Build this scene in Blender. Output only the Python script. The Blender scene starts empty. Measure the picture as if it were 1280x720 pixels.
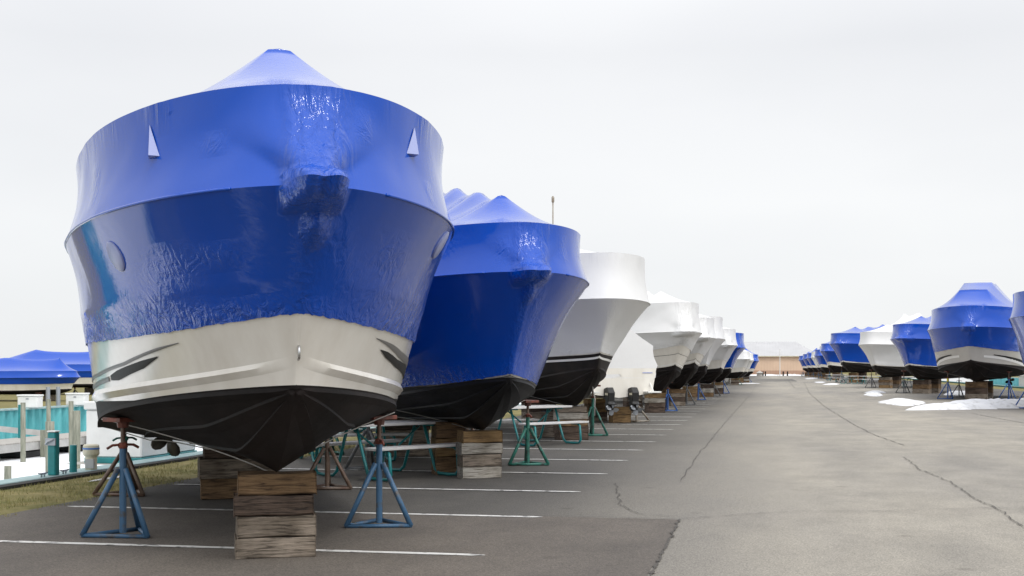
import bpy, bmesh, math, random
from mathutils import Vector, Matrix, noise
random.seed(7)
S = bpy.context.scene
COL = S.collection
PI = math.pi
rad = math.radians

# ------------------------------------------------------------------ helpers
class MB:
    """collects shapes, then links them as one mesh object"""
    def __init__(s):
        s.v = []; s.f = []; s.sharp = []; s.attr = None
    def box(s, x0, x1, y0, y1, z0, z1, mat=None):
        n = len(s.v)
        c = [(x0,y0,z0),(x1,y0,z0),(x1,y1,z0),(x0,y1,z0),(x0,y0,z1),(x1,y0,z1),(x1,y1,z1),(x0,y1,z1)]
        s.v += [tuple(mat @ Vector(p)) if mat else p for p in c]
        s.f += [tuple(n+i for i in q) for q in ((0,3,2,1),(4,5,6,7),(0,1,5,4),(1,2,6,5),(2,3,7,6),(3,0,4,7))]
    def tube(s, pts, r, n=8, cap=True):
        pts = [Vector(p) for p in pts]
        rs = r if isinstance(r, (list, tuple)) else [r]*len(pts)
        b = len(s.v); prev = None
        for i, p in enumerate(pts):
            if i == 0: t = pts[1]-pts[0]
            elif i == len(pts)-1: t = pts[-1]-pts[-2]
            else: t = (pts[i+1]-p).normalized()+(p-pts[i-1]).normalized()
            t.normalize()
            if prev is None:
                a = t.orthogonal().normalized()
            else:
                a = prev - t*prev.dot(t)
                a = a.normalized() if a.length > 1e-6 else t.orthogonal().normalized()
            prev = a; c = t.cross(a)
            for k in range(n):
                w = 2*PI*k/n
                s.v.append(tuple(p+(a*math.cos(w)+c*math.sin(w))*rs[i]))
        for i in range(len(pts)-1):
            for k in range(n):
                k2 = (k+1) % n
                s.f.append((b+i*n+k, b+i*n+k2, b+(i+1)*n+k2, b+(i+1)*n+k))
        if cap:
            s.f.append(tuple(b+k for k in reversed(range(n))))
            e = b+(len(pts)-1)*n
            s.f.append(tuple(e+k for k in range(n)))
    def lathe(s, prof, n=14, mat=None):
        """profile of (r, z) turned about z"""
        b = len(s.v)
        for r, z in prof:
            for k in range(n):
                p = Vector((r*math.cos(2*PI*k/n), r*math.sin(2*PI*k/n), z))
                s.v.append(tuple(mat @ p if mat else p))
        for i in range(len(prof)-1):
            for k in range(n):
                k2 = (k+1) % n
                s.f.append((b+i*n+k, b+i*n+k2, b+(i+1)*n+k2, b+(i+1)*n+k))
        s.f.append(tuple(b+k for k in reversed(range(n))))
        e = b+(len(prof)-1)*n
        s.f.append(tuple(e+k for k in range(n)))
    def grid(s, rows, flip=False):
        """rows of points, all of one length; returns the first index"""
        b = len(s.v); m = len(rows[0])
        for r in rows: s.v += [tuple(p) for p in r]
        for i in range(len(rows)-1):
            for j in range(m-1):
                q = (b+i*m+j, b+i*m+j+1, b+(i+1)*m+j+1, b+(i+1)*m+j)
                s.f.append(q[::-1] if flip else q)
        return b
    def poly(s, pts):
        b = len(s.v); s.v += [tuple(p) for p in pts]; s.f.append(tuple(range(b, b+len(pts))))
    def solid_poly(s, pts, off):
        """closed outline pushed through by off"""
        b = len(s.v); n = len(pts); off = Vector(off)
        s.v += [tuple(Vector(p)) for p in pts]+[tuple(Vector(p)+off) for p in pts]
        s.f.append(tuple(range(b, b+n))); s.f.append(tuple(reversed(range(b+n, b+2*n))))
        for i in range(n):
            j = (i+1) % n
            s.f.append((b+i, b+n+i, b+n+j, b+j))
    def build(s, name, mat, parent=None, smooth=False, merge=0.0, bevel=0.0, angle=None, recalc=True):
        me = bpy.data.meshes.new(name)
        me.from_pydata(s.v, [], s.f)
        if recalc or merge or bevel:
            bm = bmesh.new(); bm.from_mesh(me)
            if merge: bmesh.ops.remove_doubles(bm, verts=bm.verts, dist=merge)
            if bevel: bmesh.ops.bevel(bm, geom=bm.edges[:], offset=bevel, segments=1, affect='EDGES')
            if recalc: bmesh.ops.recalc_face_normals(bm, faces=bm.faces)
            if angle is not None:
                for e in bm.edges:
                    if len(e.link_faces) == 2 and e.calc_face_angle(0) > rad(angle): e.smooth = False
            bm.to_mesh(me); bm.free()
        if smooth or angle is not None:
            for p in me.polygons: p.use_smooth = True
        me.materials.append(mat)
        o = bpy.data.objects.new(name, me); COL.objects.link(o)
        if parent: o.parent = parent
        return o

def tag(o, label=None, cat=None, group=None, kind=None):
    if label: o['label'] = label
    if cat: o['category'] = cat
    if group: o['group'] = group
    if kind: o['kind'] = kind
    return o
def empty(name, loc, rz=0.0):
    o = bpy.data.objects.new(name, None); COL.objects.link(o)
    o.location = loc; o.rotation_euler = (0, 0, rz); o.empty_display_size = .2
    return o
def smooth01(x):
    x = max(0.0, min(1.0, x)); return x*x*(3-2*x)
def lerp(a, b, t): return a+(b-a)*t
def nz(x, y, z, sc=1.0): return noise.noise(Vector((x*sc, y*sc, z*sc)))

# ------------------------------------------------------------------ materials
def mat(name, col, rough=.5, metal=0.0, spec=.5, var=0.0, vscale=4.0, col2=None, bump=0.0, bscale=20.0, coat=0.0, stretch=None, contrast=(.35,.65), detail=5.0, rvar=0.0):
    m = bpy.data.materials.new(name); m.use_nodes = True
    N = m.node_tree.nodes; Lk = m.node_tree.links
    b = N['Principled BSDF']
    b.inputs['Base Color'].default_value = (*col, 1)
    b.inputs['Roughness'].default_value = rough
    b.inputs['Metallic'].default_value = metal
    b.inputs['Specular IOR Level'].default_value = spec
    b.inputs['Coat Weight'].default_value = coat
    b.inputs['Coat Roughness'].default_value = .08
    tc = N.new('ShaderNodeTexCoord'); mp = N.new('ShaderNodeMapping')
    Lk.new(tc.outputs['Object'], mp.inputs['Vector'])
    if stretch: mp.inputs['Scale'].default_value = stretch
    if col2 is not None or var:
        no = N.new('ShaderNodeTexNoise'); no.inputs['Scale'].default_value = vscale; no.inputs['Detail'].default_value = detail
        no.inputs['Roughness'].default_value = .6
        Lk.new(mp.outputs['Vector'], no.inputs['Vector'])
        cr = N.new('ShaderNodeValToRGB')
        c2 = col2 if col2 is not None else tuple(c*(1-var) for c in col)
        cr.color_ramp.elements[0].position = contrast[0]; cr.color_ramp.elements[0].color = (*c2, 1)
        cr.color_ramp.elements[1].position = contrast[1]; cr.color_ramp.elements[1].color = (*col, 1)
        Lk.new(no.outputs['Fac'], cr.inputs['Fac']); Lk.new(cr.outputs['Color'], b.inputs['Base Color'])
        if rvar:
            mr = N.new('ShaderNodeMapRange')
            mr.inputs['To Min'].default_value = rough-rvar; mr.inputs['To Max'].default_value = rough+rvar
            Lk.new(no.outputs['Fac'], mr.inputs['Value']); Lk.new(mr.outputs['Result'], b.inputs['Roughness'])
    if bump:
        n2 = N.new('ShaderNodeTexNoise'); n2.inputs['Scale'].default_value = bscale; n2.inputs['Detail'].default_value = 6
        Lk.new(mp.outputs['Vector'], n2.inputs['Vector'])
        bp = N.new('ShaderNodeBump'); bp.inputs['Strength'].default_value = bump; bp.inputs['Distance'].default_value = .02
        Lk.new(n2.outputs['Fac'], bp.inputs['Height']); Lk.new(bp.outputs['Normal'], b.inputs['Normal'])
    return m

def wrap_mat(name, col, rough, spec, ior=1.5):
    """heat-shrunk film: smooth where it is stretched, crinkled where the mesh carries the 'wrinkle' attribute"""
    m = mat(name, col, rough, spec=spec)
    N = m.node_tree.nodes; Lk = m.node_tree.links; b = N['Principled BSDF']
    b.inputs['IOR'].default_value = ior
    tc = N['Texture Coordinate']
    at = N.new('ShaderNodeAttribute'); at.attribute_name = 'wrinkle'
    n1 = N.new('ShaderNodeTexNoise'); n1.inputs['Scale'].default_value = 7.5; n1.inputs['Detail'].default_value = 4; n1.inputs['Distortion'].default_value = 2.6
    mp = N.new('ShaderNodeMapping'); mp.inputs['Scale'].default_value = (1, 1, .7)
    Lk.new(tc.outputs['Object'], mp.inputs['Vector']); Lk.new(mp.outputs['Vector'], n1.inputs['Vector'])
    at2 = N.new('ShaderNodeMath'); at2.operation = 'MULTIPLY'; at2.inputs[1].default_value = 1.7; Lk.new(at.outputs['Fac'], at2.inputs[0])
    mul = N.new('ShaderNodeMath'); mul.operation = 'MULTIPLY'
    Lk.new(n1.outputs['Fac'], mul.inputs[0]); Lk.new(at2.outputs[0], mul.inputs[1])
    ap = N.new('ShaderNodeAttribute'); ap.attribute_name = 'pleat'
    mp3 = N.new('ShaderNodeMapping'); mp3.inputs['Scale'].default_value = (1, 1, .09)
    n3 = N.new('ShaderNodeTexNoise'); n3.inputs['Scale'].default_value = 13; n3.inputs['Detail'].default_value = 3; n3.inputs['Distortion'].default_value = .9
    Lk.new(tc.outputs['Object'], mp3.inputs['Vector']); Lk.new(mp3.outputs['Vector'], n3.inputs['Vector'])
    mu3 = N.new('ShaderNodeMath'); mu3.operation = 'MULTIPLY_ADD'
    Lk.new(n3.outputs['Fac'], mu3.inputs[0]); Lk.new(ap.outputs['Fac'], mu3.inputs[1]); Lk.new(mul.outputs[0], mu3.inputs[2]); mul = mu3
    n2 = N.new('ShaderNodeTexNoise'); n2.inputs['Scale'].default_value = 2.0; n2.inputs['Detail'].default_value = 1.5
    Lk.new(tc.outputs['Object'], n2.inputs['Vector'])
    m2 = N.new('ShaderNodeMath'); m2.operation = 'MULTIPLY_ADD'; m2.inputs[1].default_value = .26
    Lk.new(n2.outputs['Fac'], m2.inputs[0]); Lk.new(mul.outputs[0], m2.inputs[2])
    bp = N.new('ShaderNodeBump'); bp.inputs['Strength'].default_value = .75; bp.inputs['Distance'].default_value = .035
    Lk.new(m2.outputs[0], bp.inputs['Height']); Lk.new(bp.outputs['Normal'], b.inputs['Normal'])
    b.inputs['Sheen Weight'].default_value = .03; b.inputs['Sheen Roughness'].default_value = .28
    return m

M = {}
M['wrap_blue'] = wrap_mat('wrap_blue', (.0008,.062,.42), .10, .45, 1.5)
M['wrap_white'] = wrap_mat('wrap_white', (.70,.70,.70), .50, .25)
M['patch_blue'] = mat('patch_blue', (.30,.34,.58), .35)
M['hull_white'] = mat('hull_white', (.78,.75,.69), .22, coat=.4, col2=(.66,.62,.55), vscale=2.2, stretch=(1.2,1.2,.35), contrast=(.22,.60), detail=9, rvar=.08)
M['hull_grey'] = mat('hull_grey', (.50,.48,.45), .25, coat=.3, var=.1, vscale=1.6)
M['antifoul'] = mat('antifoul', (.023,.0185,.018), .6, spec=.12, col2=(.010,.0085,.0085), vscale=2.2, contrast=(.38,.62), detail=9, bump=.25, bscale=9, stretch=(.5,1,1.6), rvar=.12)
M['antifoul_blue'] = mat('antifoul_blue', (.012,.012,.0145), .5, spec=.22, col2=(.006,.006,.0075), vscale=3.0, bump=.2, bscale=9)
M['antifoul_brown'] = mat('antifoul_brown', (.022,.0165,.0145), .6, spec=.22, col2=(.010,.0085,.008), vscale=3.0, bump=.25, bscale=9)
M['stripe_black'] = mat('stripe_black', (.008,.008,.008), .45, spec=.12)
M['stripe_grey'] = mat('stripe_grey', (.13,.125,.12), .35, spec=.3)
M['stripe_white'] = mat('stripe_white', (.75,.74,.72), .3)
M['chrome'] = mat('chrome', (.55,.55,.55), .25, metal=1.0)
M['bronze'] = mat('bronze', (.10,.085,.065), .5, metal=.6, col2=(.05,.045,.04), vscale=8)
M['rubber'] = mat('rubber', (.015,.015,.015), .55, var=.4, vscale=10)
M['cord'] = mat('cord', (.45,.43,.40), .8)
M['plastic_white'] = mat('plastic_white', (.72,.72,.70), .4, var=.12, vscale=2.5)
M['plastic_cream'] = mat('plastic_cream', (.62,.58,.44), .4, var=.15, vscale=4)
M['band_blue'] = mat('band_blue', (.05,.16,.45), .4)
M['grey_panel'] = mat('grey_panel', (.38,.38,.38), .5, var=.1)
M['teal'] = mat('teal', (.012,.21,.22), .38, var=.25, vscale=5)
M['teal_wall'] = mat('teal_wall', (.10,.40,.42), .55, col2=(.05,.26,.28), vscale=2.5, stretch=(1,1,.3))
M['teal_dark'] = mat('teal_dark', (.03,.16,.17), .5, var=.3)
M['table_white'] = mat('table_white', (.62,.61,.60), .55, var=.18, vscale=3)
M['piling'] = mat('piling', (.30,.30,.24), .85, col2=(.16,.17,.13), vscale=6, stretch=(3,3,.4), bump=.5, bscale=14)
M['dock'] = mat('dock', (.40,.38,.35), .8, col2=(.28,.27,.25), vscale=5, stretch=(1,3,1))
M['steel'] = mat('steel', (.35,.37,.40), .4, metal=.6)
M['concrete'] = mat('concrete', (.42,.40,.37), .85, var=.25, vscale=3)
def paint(name, col, rust, amount=.5):
    return mat(name, col, .45, col2=rust, vscale=7, contrast=(amount-.08, amount+.06), detail=8, bump=.15, bscale=30, rvar=.1)
M['stand_blue'] = paint('stand_blue', (.045,.115,.21), (.075,.07,.065), .42)
M['stand_bright_blue'] = paint('stand_bright_blue', (.03,.10,.32), (.05,.07,.10), .38)
M['stand_green'] = paint('stand_green', (.03,.17,.13), (.022,.030,.024), .47)
M['stand_rust'] = paint('stand_rust', (.14,.10,.075), (.10,.055,.035), .5)
M['stand_grey'] = paint('stand_grey', (.11,.115,.12), (.07,.065,.06), .45)
M['stand_bare'] = paint('stand_bare', (.30,.27,.22), (.20,.15,.11), .45)
M['pad_red'] = paint('pad_red', (.20,.055,.035), (.11,.04,.03), .5)
M['yellow'] = mat('yellow', (.75,.62,.03), .5)

def wood(name, a, b, dark):
    m = bpy.data.materials.new(name); m.use_nodes = True
    N = m.node_tree.nodes; Lk = m.node_tree.links; p = N['Principled BSDF']
    p.inputs['Roughness'].default_value = .85; p.inputs['Specular IOR Level'].default_value = .25
    tc = N.new('ShaderNodeTexCoord'); oi = N.new('ShaderNodeObjectInfo')
    sc = N.new('ShaderNodeVectorMath'); sc.operation = 'MULTIPLY_ADD'
    sc.inputs[1].default_value = (1,1,1)
    cx = N.new('ShaderNodeCombineXYZ'); ml = N.new('ShaderNodeMath'); ml.operation = 'MULTIPLY'; ml.inputs[1].default_value = 37
    Lk.new(oi.outputs['Random'], ml.inputs[0])
    for i in range(3): Lk.new(ml.outputs[0], cx.inputs[i])
    Lk.new(tc.outputs['Object'], sc.inputs[0]); Lk.new(cx.outputs[0], sc.inputs[2])
    mp = N.new('ShaderNodeMapping'); mp.inputs['Scale'].default_value = (1.2, 9, 14); Lk.new(sc.outputs[0], mp.inputs['Vector'])
    n = N.new('ShaderNodeTexNoise'); n.inputs['Scale'].default_value = 3.2; n.inputs['Detail'].default_value = 8; n.inputs['Roughness'].default_value = .65; n.inputs['Distortion'].default_value = .6
    Lk.new(mp.outputs[0], n.inputs['Vector'])
    cr = N.new('ShaderNodeValToRGB'); e = cr.color_ramp.elements
    e[0].position = .38; e[0].color = (*dark, 1); e[1].position = .68; e[1].color = (*a, 1)
    k = e.new(.5); k.color = (*b, 1)
    Lk.new(n.outputs['Fac'], cr.inputs['Fac'])
    n3 = N.new('ShaderNodeTexNoise'); n3.inputs['Scale'].default_value = 3.0; n3.inputs['Detail'].default_value = 4; Lk.new(sc.outputs[0], n3.inputs['Vector'])
    mx = N.new('ShaderNodeMix'); mx.data_type = 'RGBA'; mx.blend_type = 'MULTIPLY'
    r2 = N.new('ShaderNodeValToRGB'); r2.color_ramp.elements[0].position = .3; r2.color_ramp.elements[0].color = (.55,.53,.5,1); r2.color_ramp.elements[1].position = .62; r2.color_ramp.elements[1].color = (1,1,1,1)
    Lk.new(n3.outputs['Fac'], r2.inputs['Fac'])
    mx.inputs[0].default_value = 1; Lk.new(cr.outputs[0], mx.inputs[6]); Lk.new(r2.outputs[0], mx.inputs[7]); Lk.new(mx.outputs[2], p.inputs['Base Color'])
    bp = N.new('ShaderNodeBump'); bp.inputs['Strength'].default_value = 1; bp.inputs['Distance'].default_value = .016
    Lk.new(n.outputs['Fac'], bp.inputs['Height']); Lk.new(bp.outputs[0], p.inputs['Normal'])
    return m
WOOD = {'brown': wood('timber_brown', (.27,.175,.095), (.19,.12,.065), (.07,.045,.028)),
        'dark': wood('timber_dark', (.15,.105,.08), (.10,.072,.056), (.035,.027,.022)),
        'grey': wood('timber_grey', (.33,.275,.22), (.24,.20,.16), (.09,.075,.06)),
        'whitewashed': wood('timber_whitewashed', (.52,.49,.44), (.44,.41,.36), (.20,.18,.15)),
        'tan': wood('timber_tan', (.36,.24,.12), (.28,.18,.085), (.13,.08,.045))}

def ramp(N, stops):
    cr = N.new('ShaderNodeValToRGB'); e = cr.color_ramp.elements
    e[0].position, e[0].color = stops[0][0], (*stops[0][1], 1)
    e[1].position, e[1].color = stops[-1][0], (*stops[-1][1], 1)
    for p, c in stops[1:-1]:
        k = e.new(p); k.color = (*c, 1)
    return cr

def asphalt(name, lane, stall=None, rough=.85):
    m = bpy.data.materials.new(name); m.use_nodes = True
    N = m.node_tree.nodes; Lk = m.node_tree.links; p = N['Principled BSDF']
    p.inputs['Roughness'].default_value = rough; p.inputs['Specular IOR Level'].default_value = .35
    tc = N.new('ShaderNodeTexCoord')
    def no(scale, detail=5, stretch=(1,1,1), r=.6):
        mp = N.new('ShaderNodeMapping'); mp.inputs['Scale'].default_value = stretch; Lk.new(tc.outputs['Object'], mp.inputs['Vector'])
        n = N.new('ShaderNodeTexNoise'); n.inputs['Scale'].default_value = scale; n.inputs['Detail'].default_value = detail; n.inputs['Roughness'].default_value = r
        Lk.new(mp.outputs[0], n.inputs['Vector']); return n
    big = no(.22, 4, (1.6,.35,1)); mid = no(1.1, 6, (1,.6,1), .65); fine = no(70, 3); grit = no(220, 2)
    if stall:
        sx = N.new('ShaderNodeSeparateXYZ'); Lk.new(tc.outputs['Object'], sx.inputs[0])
        # darker parking strips on either side of the lane: measured across it, with a ragged border
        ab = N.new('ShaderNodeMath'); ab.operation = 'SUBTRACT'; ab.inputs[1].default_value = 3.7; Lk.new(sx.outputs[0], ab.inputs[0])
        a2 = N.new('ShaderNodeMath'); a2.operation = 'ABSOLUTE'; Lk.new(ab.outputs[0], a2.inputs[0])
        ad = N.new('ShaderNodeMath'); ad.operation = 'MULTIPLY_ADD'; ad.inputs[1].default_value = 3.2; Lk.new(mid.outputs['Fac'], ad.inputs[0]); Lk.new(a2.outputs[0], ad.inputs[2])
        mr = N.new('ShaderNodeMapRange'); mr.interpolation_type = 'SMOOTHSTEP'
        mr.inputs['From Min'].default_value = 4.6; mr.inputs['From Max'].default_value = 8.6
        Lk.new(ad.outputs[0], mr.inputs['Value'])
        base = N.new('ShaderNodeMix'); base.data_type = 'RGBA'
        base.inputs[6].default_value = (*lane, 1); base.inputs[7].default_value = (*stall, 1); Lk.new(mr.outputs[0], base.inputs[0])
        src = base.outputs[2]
    else:
        rgb = N.new('ShaderNodeRGB'); rgb.outputs[0].default_value = (*lane, 1); src = rgb.outputs[0]
    for n, lo, hi, a, b_ in ((big, .32, .68, (.80,.80,.82), (1.10,1.08,1.04)), (mid, .25, .75, (.72,.72,.72), (1.16,1.15,1.13)), (fine, .3, .7, (.55,.55,.55), (1.38,1.38,1.36)), (grit, .35, .8, (.70,.70,.70), (1.5,1.48,1.44))):
        r = ramp(N, ((lo, a), (hi, b_))); Lk.new(n.outputs['Fac'], r.inputs['Fac'])
        mx = N.new('ShaderNodeMix'); mx.data_type = 'RGBA'; mx.blend_type = 'MULTIPLY'; mx.inputs[0].default_value = 1
        Lk.new(src, mx.inputs[6]); Lk.new(r.outputs[0], mx.inputs[7]); src = mx.outputs[2]
    # old oil drips
    vo = N.new('ShaderNodeTexVoronoi'); vo.inputs['Scale'].default_value = .9; vo.inputs['Randomness'].default_value = 1
    Lk.new(tc.outputs['Object'], vo.inputs['Vector'])
    r = ramp(N, ((.03, (.62,.61,.60)), (.10, (1,1,1)))); Lk.new(vo.outputs['Distance'], r.inputs['Fac'])
    mx = N.new('ShaderNodeMix'); mx.data_type = 'RGBA'; mx.blend_type = 'MULTIPLY'; mx.inputs[0].default_value = .6
    Lk.new(src, mx.inputs[6]); Lk.new(r.outputs[0], mx.inputs[7]); src = mx.outputs[2]
    Lk.new(src, p.inputs['Base Color'])
    bp = N.new('ShaderNodeBump'); bp.inputs['Strength'].default_value = .5; bp.inputs['Distance'].default_value = .006
    Lk.new(fine.outputs['Fac'], bp.inputs['Height']); Lk.new(bp.outputs[0], p.inputs['Normal'])
    return m
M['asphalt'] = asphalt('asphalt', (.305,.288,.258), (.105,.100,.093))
M['asphalt_patch'] = asphalt('asphalt_patch', (.135,.120,.107))
M['asphalt_far_patch'] = asphalt('asphalt_far_patch', (.15,.145,.135))
M['crack'] = mat('crack', (.075,.068,.06), .95)
M['seam'] = mat('seam', (.10,.095,.088), .95)
M['line_paint'] = mat('line_paint', (.66,.65,.62), .75, col2=(.16,.155,.15), vscale=9, contrast=(.36,.47), detail=8)
M['land'] = mat('land', (.25,.21,.10), .95, spec=.1, col2=(.12,.12,.045), vscale=2.2, detail=8, bump=.6, bscale=30)
M['grass'] = mat('grass', (.34,.29,.14), .9, spec=.15, col2=(.17,.18,.06), vscale=3.0, detail=6)
M['snow'] = mat('snow', (.70,.705,.715), .85, spec=.1, col2=(.45,.445,.44), vscale=3.0, contrast=(.30,.50), bump=1.0, bscale=7, detail=8)
M['ice'] = mat('ice', (.80,.815,.84), .65, spec=.3, var=.07, vscale=.35, bump=.15, bscale=2)

# ------------------------------------------------------------------ setting: land, canals, lot
LX0, LX1, RX0, RX1 = -27.6, -9.75, 19.0, 38.0
def sheet(name, x0, x1, y0, y1, z, m, nx=1, ny=1):
    b = MB()
    b.grid([[(lerp(x0,x1,i/nx), lerp(y0,y1,j/ny), z) for i in range(nx+1)] for j in range(ny+1)])
    o = b.build(name, m); o['kind'] = 'structure'; return o
g = MB()
xs = [-2500, LX0, LX1, RX0, RX1, 2500]; ys = [-400, -60, 238, 3500]
for i in range(5):
    for j in range(3):
        if j == 1 and i in (1, 3): continue
        g.poly([(xs[i],ys[j],-.004), (xs[i+1],ys[j],-.004), (xs[i+1],ys[j+1],-.004), (xs[i],ys[j+1],-.004)])
gr = g.build('ground', M['land'], merge=.001); gr['kind'] = 'structure'
ice_l = sheet('canal_ice', LX0-.3, LX1+.3, -60, 238, -1.25, M['ice']); sheet('canal_ice', RX0-.3, RX1+.3, -60, 238, -1.25, M['ice'])
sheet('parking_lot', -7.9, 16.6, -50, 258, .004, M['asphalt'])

def ribbon(pts, w, z, wv=.3, seed=0, sub=.12, amp=.05):
    """thin ground strip along a polyline with a ragged course and width"""
    b = MB(); P = []
    for a, c in zip(pts[:-1], pts[1:]):
        a = Vector((*a, 0)); c = Vector((*c, 0)); n = max(2, int((c-a).length/sub))
        for i in range(n): P.append(a.lerp(c, i/n))
    P.append(Vector((*pts[-1], 0)))
    Lf, Rt = [], []
    for i, p in enumerate(P):
        t = (P[min(i+1, len(P)-1)]-P[max(i-1, 0)]).normalized(); n = Vector((-t.y, t.x, 0))
        q = p+n*amp*(nz(i*.21, seed, 0)+.6*nz(i*.83, seed, 5))
        ww = w*(1+wv*2*nz(i*.5, seed, 9))*.5
        if i in (0, len(P)-1): ww *= .2
        Lf.append((q+n*ww)[:2]+(z,)); Rt.append((q-n*ww)[:2]+(z,))
    b.grid([Lf, Rt]); return b
def strip(name, pts, w, z, m, **k):
    o = ribbon(pts, w, z, **k).build(name, m); o['kind'] = 'structure'; return o

# painted stall lines, one every 2.74 m
for i in range(30):
    y = 10.28+2.745*(i-1)
    if y > 75: break
    o = strip('stall_line', [(-7.75+.15*random.random(), y-.02), (-2.28+.05*nz(i,0,0), y)], .10, .0125, M['line_paint'], wv=.10, amp=.006, seed=i)
for i in range(22):
    y = 28+2.745*i
    strip('stall_line', [(9.6+.2*nz(i,3,0), y), (15.5, y)], .10, .0125, M['line_paint'], wv=.1, amp=.006, seed=40+i)

# browner repaired patch close to the camera, and a far one
b = MB(); pe = []
n = 60
top = [(lerp(-7.88, -.88, i/n), 13.12+.03*nz(i*.4,1,1)-.012*i/n) for i in range(n+1)]
side = [(lerp(-.88, -.80, i/n)+.05*nz(i*.35,4,2)+.02*nz(i*1.3,4,2), lerp(13.1, -8, i/n)) for i in range(1, n+1)]
b.poly([(x, y, .008) for x, y in top+side]+[(-7.88, -8, .008)])
o = b.build('pavement_patch', M['asphalt_patch']); o['kind'] = 'structure'
strip('pavement_seam', top, .018, .0165, M['crack'], wv=.5, amp=.015, seed=3)
strip('pavement_seam', [(-.88,13.1), (-.85,9), (-.82,2)], .020, .0165, M['crack'], wv=1.2, amp=.03, seed=4, sub=.05)
sheet('pavement_patch', -2.0, 3.2, 150, 186, .008, M['asphalt_far_patch'])

# ------------------------------------------------------------------ boats
def make_boat(name, tip, ang, P, label, group=None):
    """boat on land; local x forward, y to port, z up, origin on the ground under the bow tip"""
    k = P.get('k', 1.0)
    L, B = P.get('L', 10.5), P.get('B', 1.66)
    Lb = P.get('Lb', 4.4)
    zk, zs0, zs1 = P.get('zk', .70), P.get('zs0', 2.74), P.get('zs1', 2.62)
    sc, zc0, zc1 = P.get('sc', .95), P.get('zc0', 1.40), P.get('zc1', .95)
    sf = P.get('sf', 2.2); Bc = P.get('Bc', .86)*B
    zw0, zw1 = P.get('zw0', 1.43), P.get('zw1', 1.22)
    ze0, ze1 = P.get('ze0', 1.93), P.get('ze1', 1.78)
    rz0, rz1, r0 = P.get('rz0', .80), P.get('rz1', .85), P.get('r0', .18)
    rin = P.get('rin', .93); flare = P.get('flare', .06)
    peaks = P.get('peaks', [(3.2, 4.65), (5.6, 4.5), (8.2, 4.4)])
    bulb = P.get('bulb', .30); bw = P.get('bw', .17)
    NU = P.get('n', 44); R1, R2, R3 = P.get('rows', (12, 8, 7))
    crk = P.get('crinkle', 1.0); sd = P.get('seed', 1)
    rbow = P.get('rbow', .60)
    root = empty(name, (tip[0], tip[1], 0), ang)
    tag(root, label, 'boat', group)
    def sheer(u):
        s = L*u*u; r = min(1, s/Lb)
        y = B*(1-(1-r)**2.3)**rbow
        if s > Lb: y *= 1-.07*((s-Lb)/(L-Lb))**2
        t = s/L
        return Vector((-s, y, zs0+(zs1-zs0)*(1-(1-t)**2)))
    def keel(s):
        if s < sf: return zk+(zc0-zk)*(1-(s-sc)/(sf-sc))**1.45
        return zk+.10*((s-sf)/(L-sf))**2
    def chine(u):
        s = sc+(L-sc)*u*u; r = min(1, (s-sc)/(Lb*1.0))
        y = Bc*(1-(1-r)**2.1)**.74
        if s > Lb+sc: y *= 1-.05*((s-Lb-sc)/(L-Lb-sc))**2
        return Vector((-s, y, zc1+(zc0-zc1)*(1-r)**P.get('cp', 1.1))), s
    def top(u, v, side=1):
        """point of the topside: v 0 chine .. 1 sheer"""
        c, _ = chine(u); t = sheer(u); p = c.lerp(t, v)
        fl = flare*(1-u)**1.5*min(1, u*7)
        p.y = max(0, p.y-fl*4*v*(1-v))
        if u < .6:   # the stem curves as it rises
            p.x += -P.get('stem', .10)*4*v*(1-v)*(1-u/.6)**2
        return Vector((p.x, p.y*side, p.z))
    def vz(u, z):
        c, _ = chine(u); t = sheer(u)
        return max(.02, min(.97, (z-c.z)/(t.z-c.z)))
    def vw(u): return vz(u, lerp(zw0, zw1, min(1, u*1.5)**.8))
    def ve(u): return vz(u, lerp(ze0, ze1, smooth01(min(1, abs(u)*1.9))**.9))
    us = [i/NU for i in range(NU+1)]
    us2 = [-u for u in reversed(us[1:])]+us
    K = lambda rows: [[tuple(p*k) for p in r] for r in rows]
    # bottom: keel to chine to the paint line
    mb = MB(); nv = 8
    rows = []
    for u in us2:
        a = abs(u); sd_ = 1 if u >= 0 else -1
        c, s = chine(a); kz = keel(s); row = []
        for j in range(nv+1):
            t = j/nv; bow = -.03*math.sin(PI*t)*(1 if a > .05 else 0)
            row.append(Vector((-s, c.y*t*sd_, lerp(kz, c.z, t)+bow)))
        w = vw(a)
        for j in range(1, 4): row.append(top(a, w*j/3, sd_))
        rows.append(row)
    mb.grid(K(rows))
    # spray rails on the bottom and along the chine
    for t, u0, w in ((.36, .10, .05), (.68, .07, .055), (1.0, .04, .05)):
        for sd_ in (1, -1):
            a_, b_, c_ = [], [], []
            for i in range(40):
                u = u0+(.86-u0)*(i/39)**1.3
                c, s = chine(u); kz = keel(s)
                f = min(1, i/5)
                q = lambda tt: Vector((-s, c.y*tt*sd_, lerp(kz, c.z, tt)-.03*math.sin(PI*min(1, tt))))
                p0 = q(max(0, t-w*1.6*f/ max(c.y, .3))); p1 = q(t)
                a_.append(p0); b_.append(p1+Vector((0, .012*sd_*f, -.019*f))); c_.append(p1+Vector((0, .004*sd_*f, .022*f)))
            mb.grid(K([a_, b_, c_]), flip=sd_ < 0)
    bot = mb.build('hull_bottom', M[P.get('bottom', 'antifoul')], root, merge=.0005, angle=26)
    # topsides
    mb = MB(); rows = []
    for u in us2:
        a = abs(u); sd_ = 1 if u >= 0 else -1; w = vw(a); e = min(.97, ve(a)+.035)
        rows.append([top(a, lerp(w, e, j/10), sd_) for j in range(11)])
    mb.grid(K(rows))
    # transom
    tr = [Vector((-L, 0, keel(L)))]
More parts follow.
